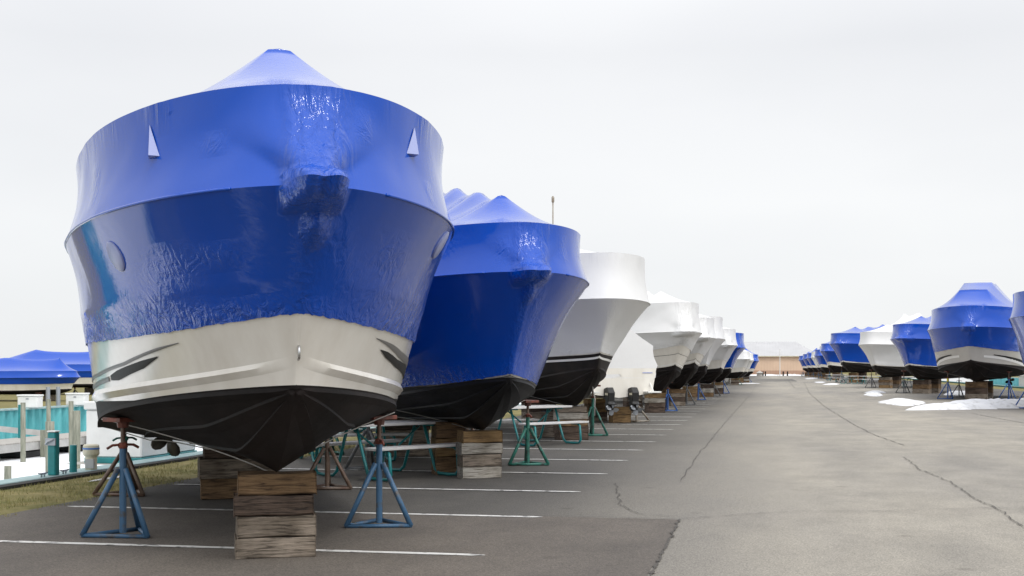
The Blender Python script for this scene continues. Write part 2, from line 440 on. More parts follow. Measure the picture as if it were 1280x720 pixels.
    c, s = chine(1.0); tr += [Vector((-L, c.y, c.z)), top(1, .9, 1), top(1, .9, -1), Vector((-L, -c.y, c.z))]
    mb.poly(K([tr])[0])
    hull = mb.build('hull', M[P.get('hull', 'hull_white')], root, merge=.0005, angle=50)
    if P.get('knuckle'):   # moulded spray knuckle on the topside
        for sd_ in (1, -1):
            a_, b_, c_ = [], [], []
            for i in range(36):
                u = .005+.715*(i/35)
                z = lerp(P['knuckle'][0], P['knuckle'][1], i/35); v = vz(u, z)
                o_ = Vector((0, .034*sd_*smooth01(i/9), 0))
                a_.append(top(u, v+.03, sd_)+Vector((0,.002*sd_,0))); b_.append(top(u, v, sd_)+o_); c_.append(top(u, max(.03, v-.035), sd_)+Vector((0,.001*sd_,0)))
            kb = MB(); kb.grid(K([a_, b_, c_]), flip=sd_ > 0); kb.build('spray_knuckle', M[P.get('hull', 'hull_white')], hull, angle=40)
    for (z0, z1, th, mm) in P.get('bands', []):   # painted bands above the waterline
        bb = MB()
        rows = []
        for u in us2:
            a = abs(u); sd_ = 1 if u >= 0 else -1
            zz = lerp(z0, z1, min(1, a*1.5)**.8)
            n_ = Vector((.006 if a < .1 else 0, .006*sd_, 0))
            rows.append([top(a, vz(a, zz+th*j), sd_)+n_ for j in (0, .5, 1)])
        bb.grid(K(rows)); bb.build('paint_band', M[mm], hull, merge=.0005)
    for (sd_, pts, mm) in P.get('decals', []):     # pts: list of (s along the sheer, z low, z high)
        bb = MB(); lo, hi = [], []
        n_ = 24
        for i in range(n_+1):
            t = i/n_*(len(pts)-1); j = min(int(t), len(pts)-2); f = t-j
            s_, a_, b_ = (lerp(pts[j][q], pts[j+1][q], f) for q in range(3))
            u = math.sqrt(max(0, s_)/L)
            lo.append(top(u, vz(u, a_), sd_)+Vector((.004, .007*sd_, 0))); hi.append(top(u, vz(u, b_), sd_)+Vector((.004, .007*sd_, 0)))
        md = [p.lerp(q, .5)+Vector((0,.001*sd_,0)) for p, q in zip(lo, hi)]
        bb.grid(K([lo, md, hi]), flip=sd_ > 0); bb.build('hull_stripe', M[mm], hull)
    # ---- shrink wrap
    def rail(u):
        s = L*u*u; sr = r0+(L-r0)*u*u; r = min(1, (s)/(Lb*1.0))
        y = rin*B*(1-(1-r)**2.5)**(rbow*.92)
        if s > Lb: y *= 1-.09*((s-Lb)/(L-Lb))**2
        t = s/L
        zz = sheer(u).z+lerp(rz0, rz1, t)
        return Vector((-sr, y, zz))
    sp = peaks[0][0]
    def ridge(s):
        pk = peaks
        if s <= pk[0][0]: return pk[0][1]
        for (s0, z0), (s1, z1) in zip(pk[:-1], pk[1:]):
            if s <= s1:
                t = (s-s0)/(s1-s0)
                d = min(t, 1-t)*(s1-s0)
                return lerp(z0, z1, t)-P.get('sag', .22)*(1-math.exp(-d*2.4))
        s0, z0 = pk[-1]
        return lerp(z0, P.get('zend', z0-.7), min(1, (s-s0)/max(.1, L-s0)))
    mb = MB(); rows = []; wr = []
    off = .016
    for u in us2:
        a = abs(u); sd_ = 1 if u >= 0 else -1
        e = ve(a); jag = .008*nz(u*50, sd, 0)+.009*nz(u*150, sd, 3)
        row = []; w = []
        S_ = sheer(a); Rr = rail(a)
        nrm = Vector((max(0, 1-a*5)*.8, 1, 0)).normalized()
        for j in range(R1+1):
            t = j/R1; v = lerp(e+jag, 1.0, t)
            p = top(a, v); lift = off+.012*t
            p = p+Vector((nrm.x*lift, nrm.y*lift if a > 0 else 0, 0))
            if .3 < t < .99: p.y -= .025*math.sin(PI*(t-.3)/.7)*min(1, a*4)*P.get('hollow', 1)
            row.append(Vector((p.x, p.y*sd_, p.z)))
            dz = (v-e)*(S_.z-.9)
            w.append(crk*(.02+1.3*max(0, 1-dz/(.38+.25*nz(p.x*.8, p.y*sd_+sd, 7)))**1.3*(.55+.9*nz(p.x*1.3, p.y*1.3*sd_+sd, 2))+.25*max(0, 1-a/.07)+.5*max(0, nz(p.x*1.1, p.y*1.1*sd_+sd, p.z*1.6)-.28)))
        for j in range(1, R2+1):
            t = j/R2; p0 = row[R1].copy(); p0.y = abs(p0.y)
            p = p0.lerp(Rr, t)
            p.y -= .05*math.sin(PI*t)*min(1, a*5)*P.get('hollow', 1)
            p.x -= .06*math.sin(PI*t)*max(0, 1-a*3)
            row.append(Vector((p.x, p.y*sd_, p.z)))
            w.append(crk*(.015+.5*max(0, nz(p.x*1.1, p.y*sd_*1.1+sd, p.z*1.1)-.30)))
        for j in range(1, R3+1):
            t = j/R3; sr = max(-Rr.x, sp)
            rw = P.get('ridgew', .05)*min(1, a*4)
            if a < .98: T = Vector((-sr, rw, ridge(sr)))
            else: T = Vector((-L, rw, ridge(L)))
            p = Rr.lerp(T, t)
            hgt = T.z-Rr.z
            p.z -= .16*hgt*math.sin(PI*t)*P.get('roofsag', 1.0)
            row.append(Vector((p.x, p.y*sd_, p.z))); w.append(.05*crk)
        row.append(Vector((T.x, 0, T.z+.012))); w.append(.05*crk)
        rows.append(row); wr.append(w)
    pl = [[0.0]*len(r) for r in rows]
    for q_, u in enumerate(us2):     # puckers under the rail
        for j in range(R1+1, R1+R2+1):
            pl[q_][j] = crk*.8*max(0, ((j-R1)/R2-.66)/.34)*max(0, .30+1.4*nz(u*16, 1, sd))
    for uu, f0, f1, wu in P.get('creases', []):
        for q_, u in enumerate(us2):
            for j in range(len(rows[0])):
                f_ = j/R1-1 if j <= R1 else (j-R1)/R2 if j <= R1+R2 else 9
                if f0 < f_ < f1: wr[q_][j] += .26*crk*math.exp(-((u-uu)/wu)**2)*math.sin(PI*(f_-f0)/(f1-f0))
    # pulpit under the film
    if bulb:
        for row, w, pw in zip(rows, wr, pl):
            for j, p in enumerate(row):
                if p.x < -.9: continue
                zc = zs0-.03
                dzz = p.z-zc
                if j <= R1: vert = smooth01((dzz+.15)/.09)
                elif j <= R1+R2: vert = 1.0 if dzz < .08 else .42*max(0, 1-(dzz-.08)/(rz0-.08))**1.6+.58*smooth01(1-(dzz-.08)/.10)
                else: vert = 0
                ay = abs(p.y)
                wd = bw+.05
                el = (max(0, 1-(ay/wd)**4)*max(0, 1-(dzz/.125)**4))**.5*(1-.18*math.exp(-(p.y/.05)**2))
                tw_ = .12+.45*smooth01((dzz-.06)/.45)
                lat = smooth01(1-(ay-bw*.5)/tw_) if ay > bw*.5 else 1.0
                tent = (.45*max(0, 1-(dzz-.06)/(rz0-.06))**1.5 if dzz > .06 else .45*smooth01((dzz+.12)/.18))*lat if j <= R1+R2 else 0
                sh = bulb*max(el, tent)
                low = .30*bulb*math.exp(-((p.y-.03)/.07)**2)*math.exp(-((dzz+.22)/.09)**2) if j <= R1 else 0
                p.x += sh+low
                if j <= R1+R2:
                    if j <= R1 and (sh+low) > .02: w[j] = max(w[j], crk*.5)
                    fw = bw*.8+.05*nz(p.z*3, p.y*2, sd)
                    fan = smooth01(1-(abs(p.y-.10*max(0, dzz))-fw)/.16) if j > R1 else math.exp(-(ay/.10)**2)
                    w[j] = max(w[j], crk*.10*fan); pw[j] = max(pw[j], 0)*.3+crk*(fan*(1.15 if j > R1 else .5)+(.5*math.exp(-((p.y-.10-.5*max(0, -dzz-.1))/.13)**2)*smooth01((dzz+.85)/.5) if j <= R1 else 0))
    # real folds
    for row, w, pw in zip(rows, wr, pl):
        for j, p in enumerate(row):
            p.x += .016*pw[j]*(nz(p.y*16, p.z*1.6, sd)+.6*nz(p.y*34, p.z*2.5, sd+3))
            if j <= R1+R2 and abs(p.y) > .25:
                f_ = P.get('slack', 1)*.010*(nz(p.x*1.7+p.z*.9, p.y*.8, p.z*1.3+sd)+.5*nz(p.x*3.1-p.z*2.2, sd, p.z*2.4))
                p.y += f_*(1 if p.y > 0 else -1)
            am = .014*w[j]*(.35 if j == 0 else 1)
            d = nz(p.x*5, p.y*5+sd*3, p.z*7)+.5*nz(p.x*13, p.y*13, p.z*15+sd)
            q = Vector((.4, 1 if p.y > 0 else -1 if p.y < 0 else 0, 0)).normalized()
            p += q*am*d
            p.z += am*.8*nz(p.x*9+4, p.y*9, p.z*9+sd)
    m_ = len(rows[0])
    mb.grid(K(rows))
    nr_ = len(rows)
    mb.f.append(tuple(range(m_))+tuple((nr_-1)*m_+j for j in reversed(range(m_-1))))   # its stern
    me_attr = [x for w in wr for x in w]
    wo = mb.build('shrink_wrap', M[P.get('wrap', 'wrap_blue')], root, recalc=True)
    me = wo.data
    at = me.attributes.new('wrinkle', 'FLOAT', 'POINT')
    at.data.foreach_set('value', me_attr)
    at = me.attributes.new('pleat', 'FLOAT', 'POINT')
    at.data.foreach_set('value', [x for w in pl for x in w])
    for p in me.polygons: p.use_smooth = len(p.vertices) <= 4
    sharp = set([R1, R1+R2])
    for e in me.edges:
        a, b_ = e.vertices
        if a//m_ != b_//m_ and a % m_ == b_ % m_ and (a % m_) in sharp: e.use_edge_sharp = True
    # folded film along the sheer: a thin rubbing band
    rb = MB(); path = [Vector(r[R1])*k for r in rows if r[R1].x < -.25*1]
    for half in (1, -1):
        pp = [p for p in path if p.y*half > 0]
        if len(pp) > 3: rb.tube(pp[::1] if half > 0 else pp, .012*k, 5)
    rb.build('rub_seam', M[P.get('wrap', 'wrap_blue')], wo, smooth=True)
    for s_, z_ in (peaks if P.get('caps') else []):
        cp = MB(); z_ = ridge(s_)
        cp.lathe([(.09, z_-.035), (.07, z_+.002), (.04, z_+.018), (.004, z_+.023)], 14, Matrix.Translation((-s_, 0, 0)))
        cp.build('pole_cap', M[P.get('wrap', 'wrap_blue')], wo, smooth=True)
    info = dict(root=root, hull=hull, wrap=wo, top=top, vz=vz, chine=chine, keel=keel, rail=rail, sheer=sheer, L=L, k=k, B=B, ang=ang, tip=tip, rows=rows, R1=R1, R2=R2)
    return info

def heading(deg):   # degrees turned from straight down the lane (-Y) towards +X
    a = rad(deg); return math.atan2(-math.cos(a), math.sin(a))
def loc2w(bt, x, y, z=0):
    c, s = math.cos(bt['ang']), math.sin(bt['ang'])
    return (bt['tip'][0]+x*c-y*s, bt['tip'][1]+x*s+y*c, z)
def bottom_z(bt, s, y):
    """height of the hull bottom, in metres on the ground, s aft of the tip and y off the centre line"""
    k = bt['k']; s_, y_ = s/k, abs(y)/k
    L = bt['L']; lo, hi = 0.0, 1.0
    for _ in range(30):
        m = (lo+hi)/2
        if bt['chine'](m)[1] < s_: lo = m
        else: hi = m
    c, _ = bt['chine'](lo); kz = bt['keel'](s_)
    t = min(1, y_/max(c.y, .01))
    return (lerp(kz, c.z, t)-.03*math.sin(PI*t))*k

BOATS = {}
def fin_drive(bt, s, y):
    """propeller on its shaft with a strut, and the rudder behind it"""
    r = bt['root']; k = bt['k']; zb = bottom_z(bt, s, y)
    b = MB(); b.tube([(-s+1.6, y, bottom_z(bt, s-1.6, y)+.02), (-s-.06, y, zb-.20)], .02, 8); b.tube([(-s+.12, y, zb+.02), (-s+.12, y, zb-.20)], [.03, .022], 6)
    sh = b.build('propeller_shaft', M['bronze'], r, smooth=True)
    p = MB(); p.tube([(-s+.10, y, zb-.185), (-s-.10, y, zb-.21), (-s-.16, y, zb-.218)], [.045, .04, .012], 10)
    for i in range(4):
        a0 = i*PI/2+.4
        rows = []
        for rr, wd in ((.03, .05), (.10, .10), (.17, .125), (.225, .09), (.245, .02)):
            row = []
            for q in (-1, 0, 1):
                an = a0+q*wd/max(rr, .06)*.62
                row.append((-s-.02+.05*q, y+rr*math.cos(an), zb-.20+rr*math.sin(an)))
            rows.append(row)
        p.grid(rows)
    pr = p.build('propeller', M['bronze'], r, smooth=True)
    md = pr.modifiers.new('thick', 'SOLIDIFY'); md.thickness = .012; md.offset = 0
    q = MB(); zz = bottom_z(bt, s+.45, y)
    q.solid_poly([(-s-.30, y-.015, zz+.02), (-s-.62, y-.015, zz+.02), (-s-.58, y-.015, zz-.36), (-s-.36, y-.015, zz-.40)], (0, .03, 0))
    q.build('rudder', M['bronze'], r, bevel=.006)

def cord(bt, pts, r=.007, name='hold_down_cord'):
    b = MB(); b.tube(pts, r, 5); return b.build(name, M['cord'], bt['root'], smooth=True)

# ------------------------------------------------------------------ things set under and about the boats
ORD = ['topmost', 'second from top', 'third from top', 'fourth from top', 'fifth from top', 'sixth from top']
def timber(x, y, z, rz, w, d, h, tone, label, group):
    b = MB(); n = 5
    rows = []
    for i in range(n+1):   # an old baulk: a little out of true, edges worn
        t = i/n; xx = (t-.5)*w
        j = lambda q: .013*nz(xx*4, x*7+q, z*9+y)
        rows.append([(xx+(.010*nz(q_, x, z) if i in (0, n) else 0), yy+j(q_), zz+j(q_+9)) for q_, (yy, zz) in enumerate(((-d/2,.002), (d/2,.002), (d/2,h-.003), (-d/2,h-.003), (-d/2,.002)))])
    for r in rows: r[4] = r[0]
    b.grid(rows); m = 5
    b.f.append((0,1,2,3)); b.f.append(tuple(n*m+q for q in (3,2,1,0)))
    o = b.build('timber_block', WOOD[tone], merge=.0004, bevel=.010)
    o.location = (x, y, z); o.rotation_euler = (0, 0, rz)
    return tag(o, label, 'timber block', group)
def stack(bt, s, lat, tones, where, desc, w=.62, d=.34, h=None, rot=0, jit=.03, group='timber blocks under the boats', ztop=None):
    n = len(tones); zt = ztop if ztop is not None else bottom_z(bt, s, lat)-.012
    h = zt/n
    hs = [h*(1+.10*nz(i*3.1, s, lat+n)) for i in range(n)]; f = zt/sum(hs); hs = [q*f for q in hs]
    z = .005
    x, y, _ = loc2w(bt, -s, lat)
    for i in range(n):      # from the ground up
        tone = tones[n-1-i]
        lab = f"{tone} timber block, {'only one' if n == 1 else ORD[n-1-i] if i else 'bottom one'} in {where} stack under {desc}"
        timber(x+jit*nz(i*2.3, x, 1), y+jit*nz(i*1.9, y, 4), z, bt['ang']+PI/2+rot+.05*nz(i*3.7, x, y), w*(1+.10*nz(i*4.1, y, x)), d, hs[i]-.003, tone, lab, group)
        z += hs[i]

def stand(x, y, h, col, label, rz=0, R=.36, pad='pad_red', tilt=0, legs=3, apex=.56, accent=None, group='jack stands under the boats'):
    m = M[col]
    root = empty('jack_stand', (x, y, .004), rz)
    tag(root, label, 'jack stand', group)
    za = apex*h
    b = MB(); b.tube([(0,0,.03), (0,0,.74*h)], .032, 10); b.build('post', m, root, smooth=True, angle=40)
    ft = [(R*math.cos(2*PI*i/legs+PI/6), R*math.sin(2*PI*i/legs+PI/6)) for i in range(legs)]
    for fx, fy in ft:
        b = MB(); b.tube([(fx, fy, .02), (fx*.06+.02*fx/R, fy*.06+.02*fy/R, za)], [.026, .026], 8); b.build('leg', m, root, smooth=True, angle=40)
    b = MB()
    for i in range(legs):
        p, q = ft[i], ft[(i+1) % legs]
        b.tube([(p[0], p[1], .022), (q[0], q[1], .022)], .020, 6)
        b.tube([(p[0]*.98, p[1]*.98, .024), (0, 0, .026)], .014, 6) if legs == 4 else None
    f_ = b.build('base_frame', m, root, smooth=True, angle=50)
    b = MB(); b.tube([(0,0,.70*h), (0,0,h-.05)], .021, 10); b.build('screw_rod', M['stand_rust'] if pad == 'pad_red' else m, root, smooth=True, angle=40)
    zz = .745*h; b = MB()
    b.lathe([(.036, zz-.015), (.045, zz), (.045, zz+.03), (.03, zz+.04)], 8)
    b.tube([(-.15, .03, zz-.012), (-.10, .02, zz+.016), (0, 0, zz+.022), (.10, -.02, zz+.016), (.15, -.03, zz-.012)], .013, 6)
    b.build('handle', M[pad], root, smooth=True, angle=40)
    b = MB(); T = Matrix.Translation((0,0,h-.03)) @ Matrix.Rotation(tilt, 4, 'Y')
    b.box(-.13, .13, -.13, .13, -.02, .02, T); b.lathe([(.05, -.075), (.06, -.02)], 8, T)
    b.build('pad', M[pad], root, bevel=.004)
    if accent:
        b = MB(); b.lathe([(.05, .62*h), (.055, .64*h), (.055, .73*h), (.05, .74*h-.01)], 8, Matrix.Translation((.0,0,0))); b.build('jack_collar', M[accent], root, smooth=True, angle=40)
    return root
def stand_at(bt, s, lat, col, label, **k):
    h = bottom_z(bt, s, lat); x, y, _ = loc2w(bt, -s, lat)
    return stand(x, y, h+.01, col, label, rz=bt['ang']+(.3 if lat > 0 else 2.2)+k.pop('rz', 0), tilt=0, **k)

def table(x, y, rz, label, group='picnic tables left under the boats', tw=1.75):
    root = empty('picnic_table', (x, y, .004), rz); tag(root, label, 'picnic table', group)
    b = MB()
    for i in range(3): b.box(-tw/2, tw/2, -.36+i*.243, -.36+i*.243+.234, .735, .775)
    b.build('tabletop', M['table_white'], root, bevel=.006)
    for sy in (1, -1):
        b = MB(); b.box(-tw/2, tw/2, sy*.70-.13, sy*.70+.13, .43, .47); b.build('bench', M['table_white'], root, bevel=.006)
    for sx in (1, -1):
        X = sx*tw*.36; b = MB()
        for sy in (1, -1):
            b.tube([(X, sy*.10, .728), (X, sy*.22, .40), (X, sy*.34, .09), (X, sy*.42, .03), (X, sy*.62, .025), (X, sy*.78, .035), (X, sy*.83, .10), (X, sy*.80, .38), (X, sy*.74, .42), (X, sy*.58, .422)], .024, 7)
        b.tube([(X, -.30, .726), (X, .30, .726)], .022, 6)
        b.tube([(X, 0, .70), (X-sx*.38, 0, .45), (X-sx*.42, 0, .40)], .016, 6)
        b.build('frame', M['teal'], root, smooth=True)
    return root

H = heading(29)
# ---------------------------------------------------------------- left row
b1 = make_boat('motor_boat', (-2.90, 7.94), heading(28.2), dict(n=120, rows=(40, 26, 18), knuckle=(1.62, 1.23), seed=2, B=1.67, rz0=.71, rz1=.62, sag=.3, bulb=.50, bw=.15, roofsag=.8, zc1=.95, cp=.72, ridgew=.09, creases=[(-.45,.12,.7,.012), (-.30,-.75,-.3,.05), (-.19,.35,.6,.02), (.24,-.75,-.2,.05), (.30,.05,.35,.012), (-.2,-.6,-.35,.04), (.12,.45,.85,.02), (.40,-.9,-.3,.04)],
    peaks=[(2.0, 4.10), (5.0, 4.3), (8.2, 4.2)],
    rin=.965, r0=.24,
    decals=[(-1, [(1.03,1.735,1.742),(1.4,1.68,1.705),(2.2,1.568,1.598),(3.4,1.475,1.505),(5.6,1.375,1.41)], 'stripe_grey'), (-1, [(1.40,1.63,1.64),(1.72,1.545,1.61),(2.45,1.445,1.53),(2.75,1.44,1.485)], 'stripe_black'), (-1, [(2.85,1.43,1.475),(4.0,1.36,1.40),(5.6,1.30,1.34)], 'stripe_grey'),
            (1, [(.79,1.775,1.782),(1.25,1.70,1.74),(1.7,1.63,1.685),(2.8,1.54,1.61),(5.4,1.42,1.48)], 'stripe_grey'), (1, [(.95,1.69,1.695),(1.15,1.63,1.68),(1.6,1.555,1.62),(2.8,1.45,1.54),(5.4,1.34,1.42)], 'stripe_black')]),
    'nearest and largest boat, blue film wrap above a white hull with dark slanting stripes')
NB = 'nearest boat'
stack(b1, 2.3, 0, ['brown','dark','grey','grey'], 'front', NB, w=.64, d=.36, jit=.09, rot=-.06)
stack(b1, 7.2, .12, ['dark','grey','brown'], 'rear', NB, w=.85, d=.34)
stand_at(b1, 3.95, -1.2, 'stand_blue', 'blue jack stand with red pad, front left under nearest boat')
stand_at(b1, 4.0, 1.20, 'stand_blue', 'blue jack stand with rusty handle, front right under nearest boat')
stand_at(b1, 7.9, -1.18, 'stand_rust', 'rusty jack stand with feet on boards, rear left of nearest boat', pad='stand_green')
stand_at(b1, 8.0, 1.30, 'stand_rust', 'rusty jack stand, rear right of nearest boat beside picnic table')
fin_drive(b1, 9.0, -.62); fin_drive(b1, 9.0, .62)

b2 = make_boat('motor_boat', (-2.85, 15.55), H, dict(n=70, rows=(24, 18, 14), seed=5, creases=[(.17,.2,.85,.02), (.3,.3,.9,.02), (.15,-.95,-.3,.07), (-.1,.1,.8,.03)], B=1.72, Bc=.74, flare=.14, rz0=.63, rz1=.70, ze0=1.47, ze1=1.27, zw0=1.47, zw1=1.27, zk=.68, hull='hull_grey',
    peaks=[(1.3, 3.84), (2.4, 4.04), (3.6, 4.26), (4.8, 4.4), (6.5, 4.5), (8.6, 4.5)], bands=[(1.42, 1.22, .04, 'stripe_grey')], bottom='antifoul_blue', sag=.13),
    'second boat from the camera in left row, blue wrap down to its black bottom')
D2 = 'second blue boat'
stack(b2, 2.35, 0, ['tan','whitewashed','grey','whitewashed'], 'front', D2, w=.58, d=.30, jit=.02)
stack(b2, 3.1, -.26, ['brown','tan','brown'], 'middle', D2, w=.45, d=.30, jit=.04)
stack(b2, 7.1, 0, ['dark','grey','grey'], 'rear', D2, w=.85)
stand_at(b2, 4.4, 1.40, 'stand_green', 'green jack stand with flaking paint, right side under second blue boat')
stand_at(b2, 4.3, -1.2, 'stand_grey', 'grey jack stand, left side under second blue boat')
stand_at(b2, 7.8, 1.35, 'stand_rust', 'rusty brown jack stand, rear right under second blue boat')
stand_at(b2, 7.9, -1.2, 'stand_green', 'dark green jack stand, rear left under second blue boat')
fin_drive(b2, 9.2, -.55); fin_drive(b2, 9.2, .55)

b3 = make_boat('motor_boat', (-2.95, 25.1), H, dict(n=60, rows=(22, 18, 12), seed=9, L=11, B=1.85, Bc=.60, flare=.20, zs0=2.92, zs1=2.8, rz0=.92, rz1=.95, zc0=1.55, zc1=1.0, ze0=1.88, ze1=1.75, zw0=1.87, zw1=1.72,
    wrap='wrap_white', slack=2, bulb=0, peaks=[(3.0, 4.25), (6.0, 4.8), (9.5, 5.0)], bands=[(1.76, 1.60, .045, 'stripe_white'), (1.44, 1.24, .02, 'stripe_grey')], bottom='antifoul_brown', crinkle=.9, zk=.74),
    'boat with tall white wrap over a brown black hull with thin white stripe')
D3 = 'white-wrapped boat with black hull'
b = MB(); b.tube([(-4.0, .12, 4.2), (-4.0, .12, 5.3)], .016, 6); b.lathe([(.02, 5.3), (.034, 5.32), (.034, 5.42), (.015, 5.45)], 8, Matrix.Translation((-4.0, .12, 0)))
b.build('antenna', M['stand_bare'], b3['root'], smooth=True)
stack(b3, 2.5, 0, ['grey','whitewashed','brown','dark','dark'], 'front', D3, w=.66)
stack(b3, 3.6, -.35, ['dark','grey','grey'], 'middle', D3, w=.70)
stand_at(b3, 3.9, 1.05, 'stand_green', 'tall green jack stand, right side under white-wrapped black-hulled boat')
stand_at(b3, 7.6, 1.2, 'stand_blue', 'blue jack stand, rear right under white-wrapped black-hulled boat')

# the small outdrive boat shows its stern
b4 = make_boat('sterndrive_boat', (-7.25, 41.2), H+PI, dict(n=26, rows=(8, 8, 6), seed=12, L=6.6, B=1.22, Lb=3.2, zk=.62, zs0=1.75, zs1=1.62, zc0=1.15, zc1=.84, zw0=.9, zw1=.86, ze0=1.34, ze1=1.27, rz0=.30, rz1=.55,
    wrap='wrap_white', bulb=0, bottom='hull_white', peaks=[(2.6, 2.7), (4.6, 2.95)], zend=2.85, sf=1.6, sc=.6, crinkle=.5, roofsag=.3),
    'small boat seen from its stern, plain white wrap and two black outdrives')
for sy in (-.36, .36):
    r = b4['root']; b = MB(); X = -6.6
    b.solid_poly([(X+.02, sy-.10, .98), (X-.20, sy-.10, 1.02), (X-.34, sy-.10, .88), (X-.30, sy-.10, .62), (X-.34, sy-.09, .55), (X-.26, sy-.08, .36), (X-.14, sy-.08, .40), (X-.10, sy-.10, .66), (X+.02, sy-.10, .70)], (0, .20, 0))
    b.box(X-.46, X-.04, sy-.11, sy+.11, .545, .575); b.tube([(X-.06, sy, .44), (X-.22, sy, .43), (X-.36, sy, .43), (X-.42, sy, .43)], [.02, .06, .05, .02], 10)
    od = b.build('outdrive', M['rubber'], r, bevel=.015)
    b = MB(); b.box(X-.30, X-.10, sy-.103, sy+.103, .80, .86); b.build('decal', M['plastic_cream'], od)
    p = MB()
    for i in range(4):
        a0 = i*PI/2+.3; rows = []
        for rr, wd in ((.04, .05), (.10, .10), (.16, .09), (.185, .03)):
            rows.append([(X-.38+.04*q, sy+rr*math.cos(a0+q*wd/rr*.6), .43+rr*math.sin(a0+q*wd/rr*.6)) for q in (-1, 0, 1)])
        p.grid(rows)
    p.build('propeller', M['steel'], od, smooth=True)
b = MB(); b.box(-6.95, -6.58, -1.12, -.72, .86, .90); b.tube([(-6.62, -.92, 1.12), (-6.85, -.92, .90)], .022, 6); b.build('trim_tab', M['plastic_white'], b4['root'], bevel=.004)
b = MB(); b.box(-6.95, -6.58, .72, 1.12, .86, .90); b.tube([(-6.62, .92, 1.12), (-6.85, .92, .90)], .022, 6); b.build('trim_tab', M['plastic_white'], b4['root'], bevel=.004)
b = MB(); b.box(-6.612, -6.604, -1.0, -.70, 1.405, 1.43); b.build('sticker', M['patch_blue'], b4['wrap'])
D4 = 'small outdrive boat'
stack(b4, 5.9, -.3, ['tan','tan'], 'left', D4, w=.55, ztop=.45)
stack(b4, 4.8, .0, ['tan','brown','tan','dark','grey'], 'right', D4, w=.60)
stand_at(b4, 5.6, -.95, 'stand_bare', 'bare weathered jack stand on boards, right rear corner of small outdrive boat', pad='stand_bare', R=.42)
stand_at(b4, 5.8, .98, 'stand_blue', 'short blue jack stand, left rear corner of small outdrive boat')

W = dict(n=52, rows=(18, 15, 10), wrap='wrap_white', crinkle=1.3, slack=2.2)
b5 = make_boat('motor_boat', (-2.62, 42.2), H, dict(W, seed=15, B=1.66, Bc=.80, ze0=2.30, ze1=2.02, zw0=1.68, zw1=1.36, zc0=1.5, rz0=.98, rz1=.95, bulb=.38, bw=.30, peaks=[(2.0, 4.15), (4.6, 4.45), (7.5, 4.6)], bands=[(1.72, 1.40, .03, 'stripe_white'), (2.04, 1.80, .012, 'stripe_black')]),
    'fifth boat of left row, white wrap with jutting beak over white hull, black bottom')
b6 = make_boat('motor_boat', (-2.45, 50.5), H, dict(W, seed=18, B=1.66, Bc=.74, flare=.12, ze0=2.15, ze1=1.95, zw0=1.80, zw1=1.45, zc0=1.6, rz0=.80, rz1=1.0, bulb=.30, bw=.2, peaks=[(3.0, 4.5), (5.5, 4.9), (8.5, 4.9)], bands=[(1.84, 1.50, .05, 'stripe_white'), (1.93, 1.59, .012, 'stripe_black')]),
    'sixth boat of left row, white wrap, white hull with dark pinstripe above black bottom')
b7 = make_boat('motor_boat', (-2.40, 58.6), H, dict(W, seed=21, B=1.7, Bc=.62, flare=.20, ze0=1.75, ze1=1.6, zw0=1.7, zw1=1.5, rz0=1.0, rz1=1.0, bulb=0, peaks=[(3.0, 4.2), (5.5, 4.9)], zs0=2.9),
    'seventh boat of left row, white wrap reaching down to a black flared hull')
b8 = make_boat('motor_boat', (-2.0, 67.2), H, dict(W, seed=24, B=1.66, Bc=.72, flare=.14, ze0=2.0, ze1=1.85, zw0=1.6, zw1=1.35, rz0=.85, rz1=.85, peaks=[(3.0, 4.2), (5.5, 4.5)]),
    'eighth boat of left row, white wrap, just before the last tall blue wrap')
b9 = make_boat('motor_boat', (-1.75, 75.2), H, dict(W, wrap='wrap_blue', seed=27, B=1.7, Bc=.66, flare=.18, ze0=1.6, ze1=1.45, zw0=1.55, zw1=1.4, rz0=.85, rz1=.85, peaks=[(3.0, 4.2), (5.5, 4.4)]),
    'ninth boat of left row, blue wrap showing as a thin edge behind white ones')
F = dict(n=20, rows=(8, 7, 5))
b10 = make_boat('motor_boat', (-1.9, 116), H, dict(F, wrap='wrap_white', seed=30, k=.86, ze0=1.9, ze1=1.75), 'small white-wrapped boat far down the left row, before the last two')
b11 = make_boat('motor_boat', (-1.7, 126), H, dict(F, wrap='wrap_white', seed=31, k=.84, ze0=1.8, ze1=1.65), 'last white-wrapped boat of the left row beside a blue edge')
b12 = make_boat('motor_boat', (-1.3, 137), H, dict(F, wrap='wrap_blue', seed=32, k=.84, ze0=1.8, ze1=1.65), 'last boat of the left row, blue wrap nearest the beige building')
far_left = ((b5, 'fifth left boat', ('stand_bright_blue', 'stand_grey')), (b6, 'sixth left boat', ('stand_grey', 'stand_rust')), (b7, 'seventh left boat', ('stand_bright_blue', 'stand_grey')),
            (b8, 'eighth left boat', ('stand_grey', 'stand_bright_blue')), (b9, 'ninth left boat', ('stand_bright_blue', 'stand_blue')), (b10, 'small far white boat', ('stand_green', 'stand_grey')), (b11, 'last white left boat', ('stand_grey', 'stand_bare')), (b12, 'last blue left boat', ('stand_bright_blue', 'stand_grey')))
sets = [['tan','whitewashed','dark','dark'], ['brown','grey','dark','grey'], ['tan','tan','brown','grey'], ['dark','whitewashed','brown']]
cw = {'stand_bright_blue': 'bright blue', 'stand_grey': 'grey', 'stand_rust': 'rusty', 'stand_blue': 'blue', 'stand_green': 'green', 'stand_bare': 'bare metal', }
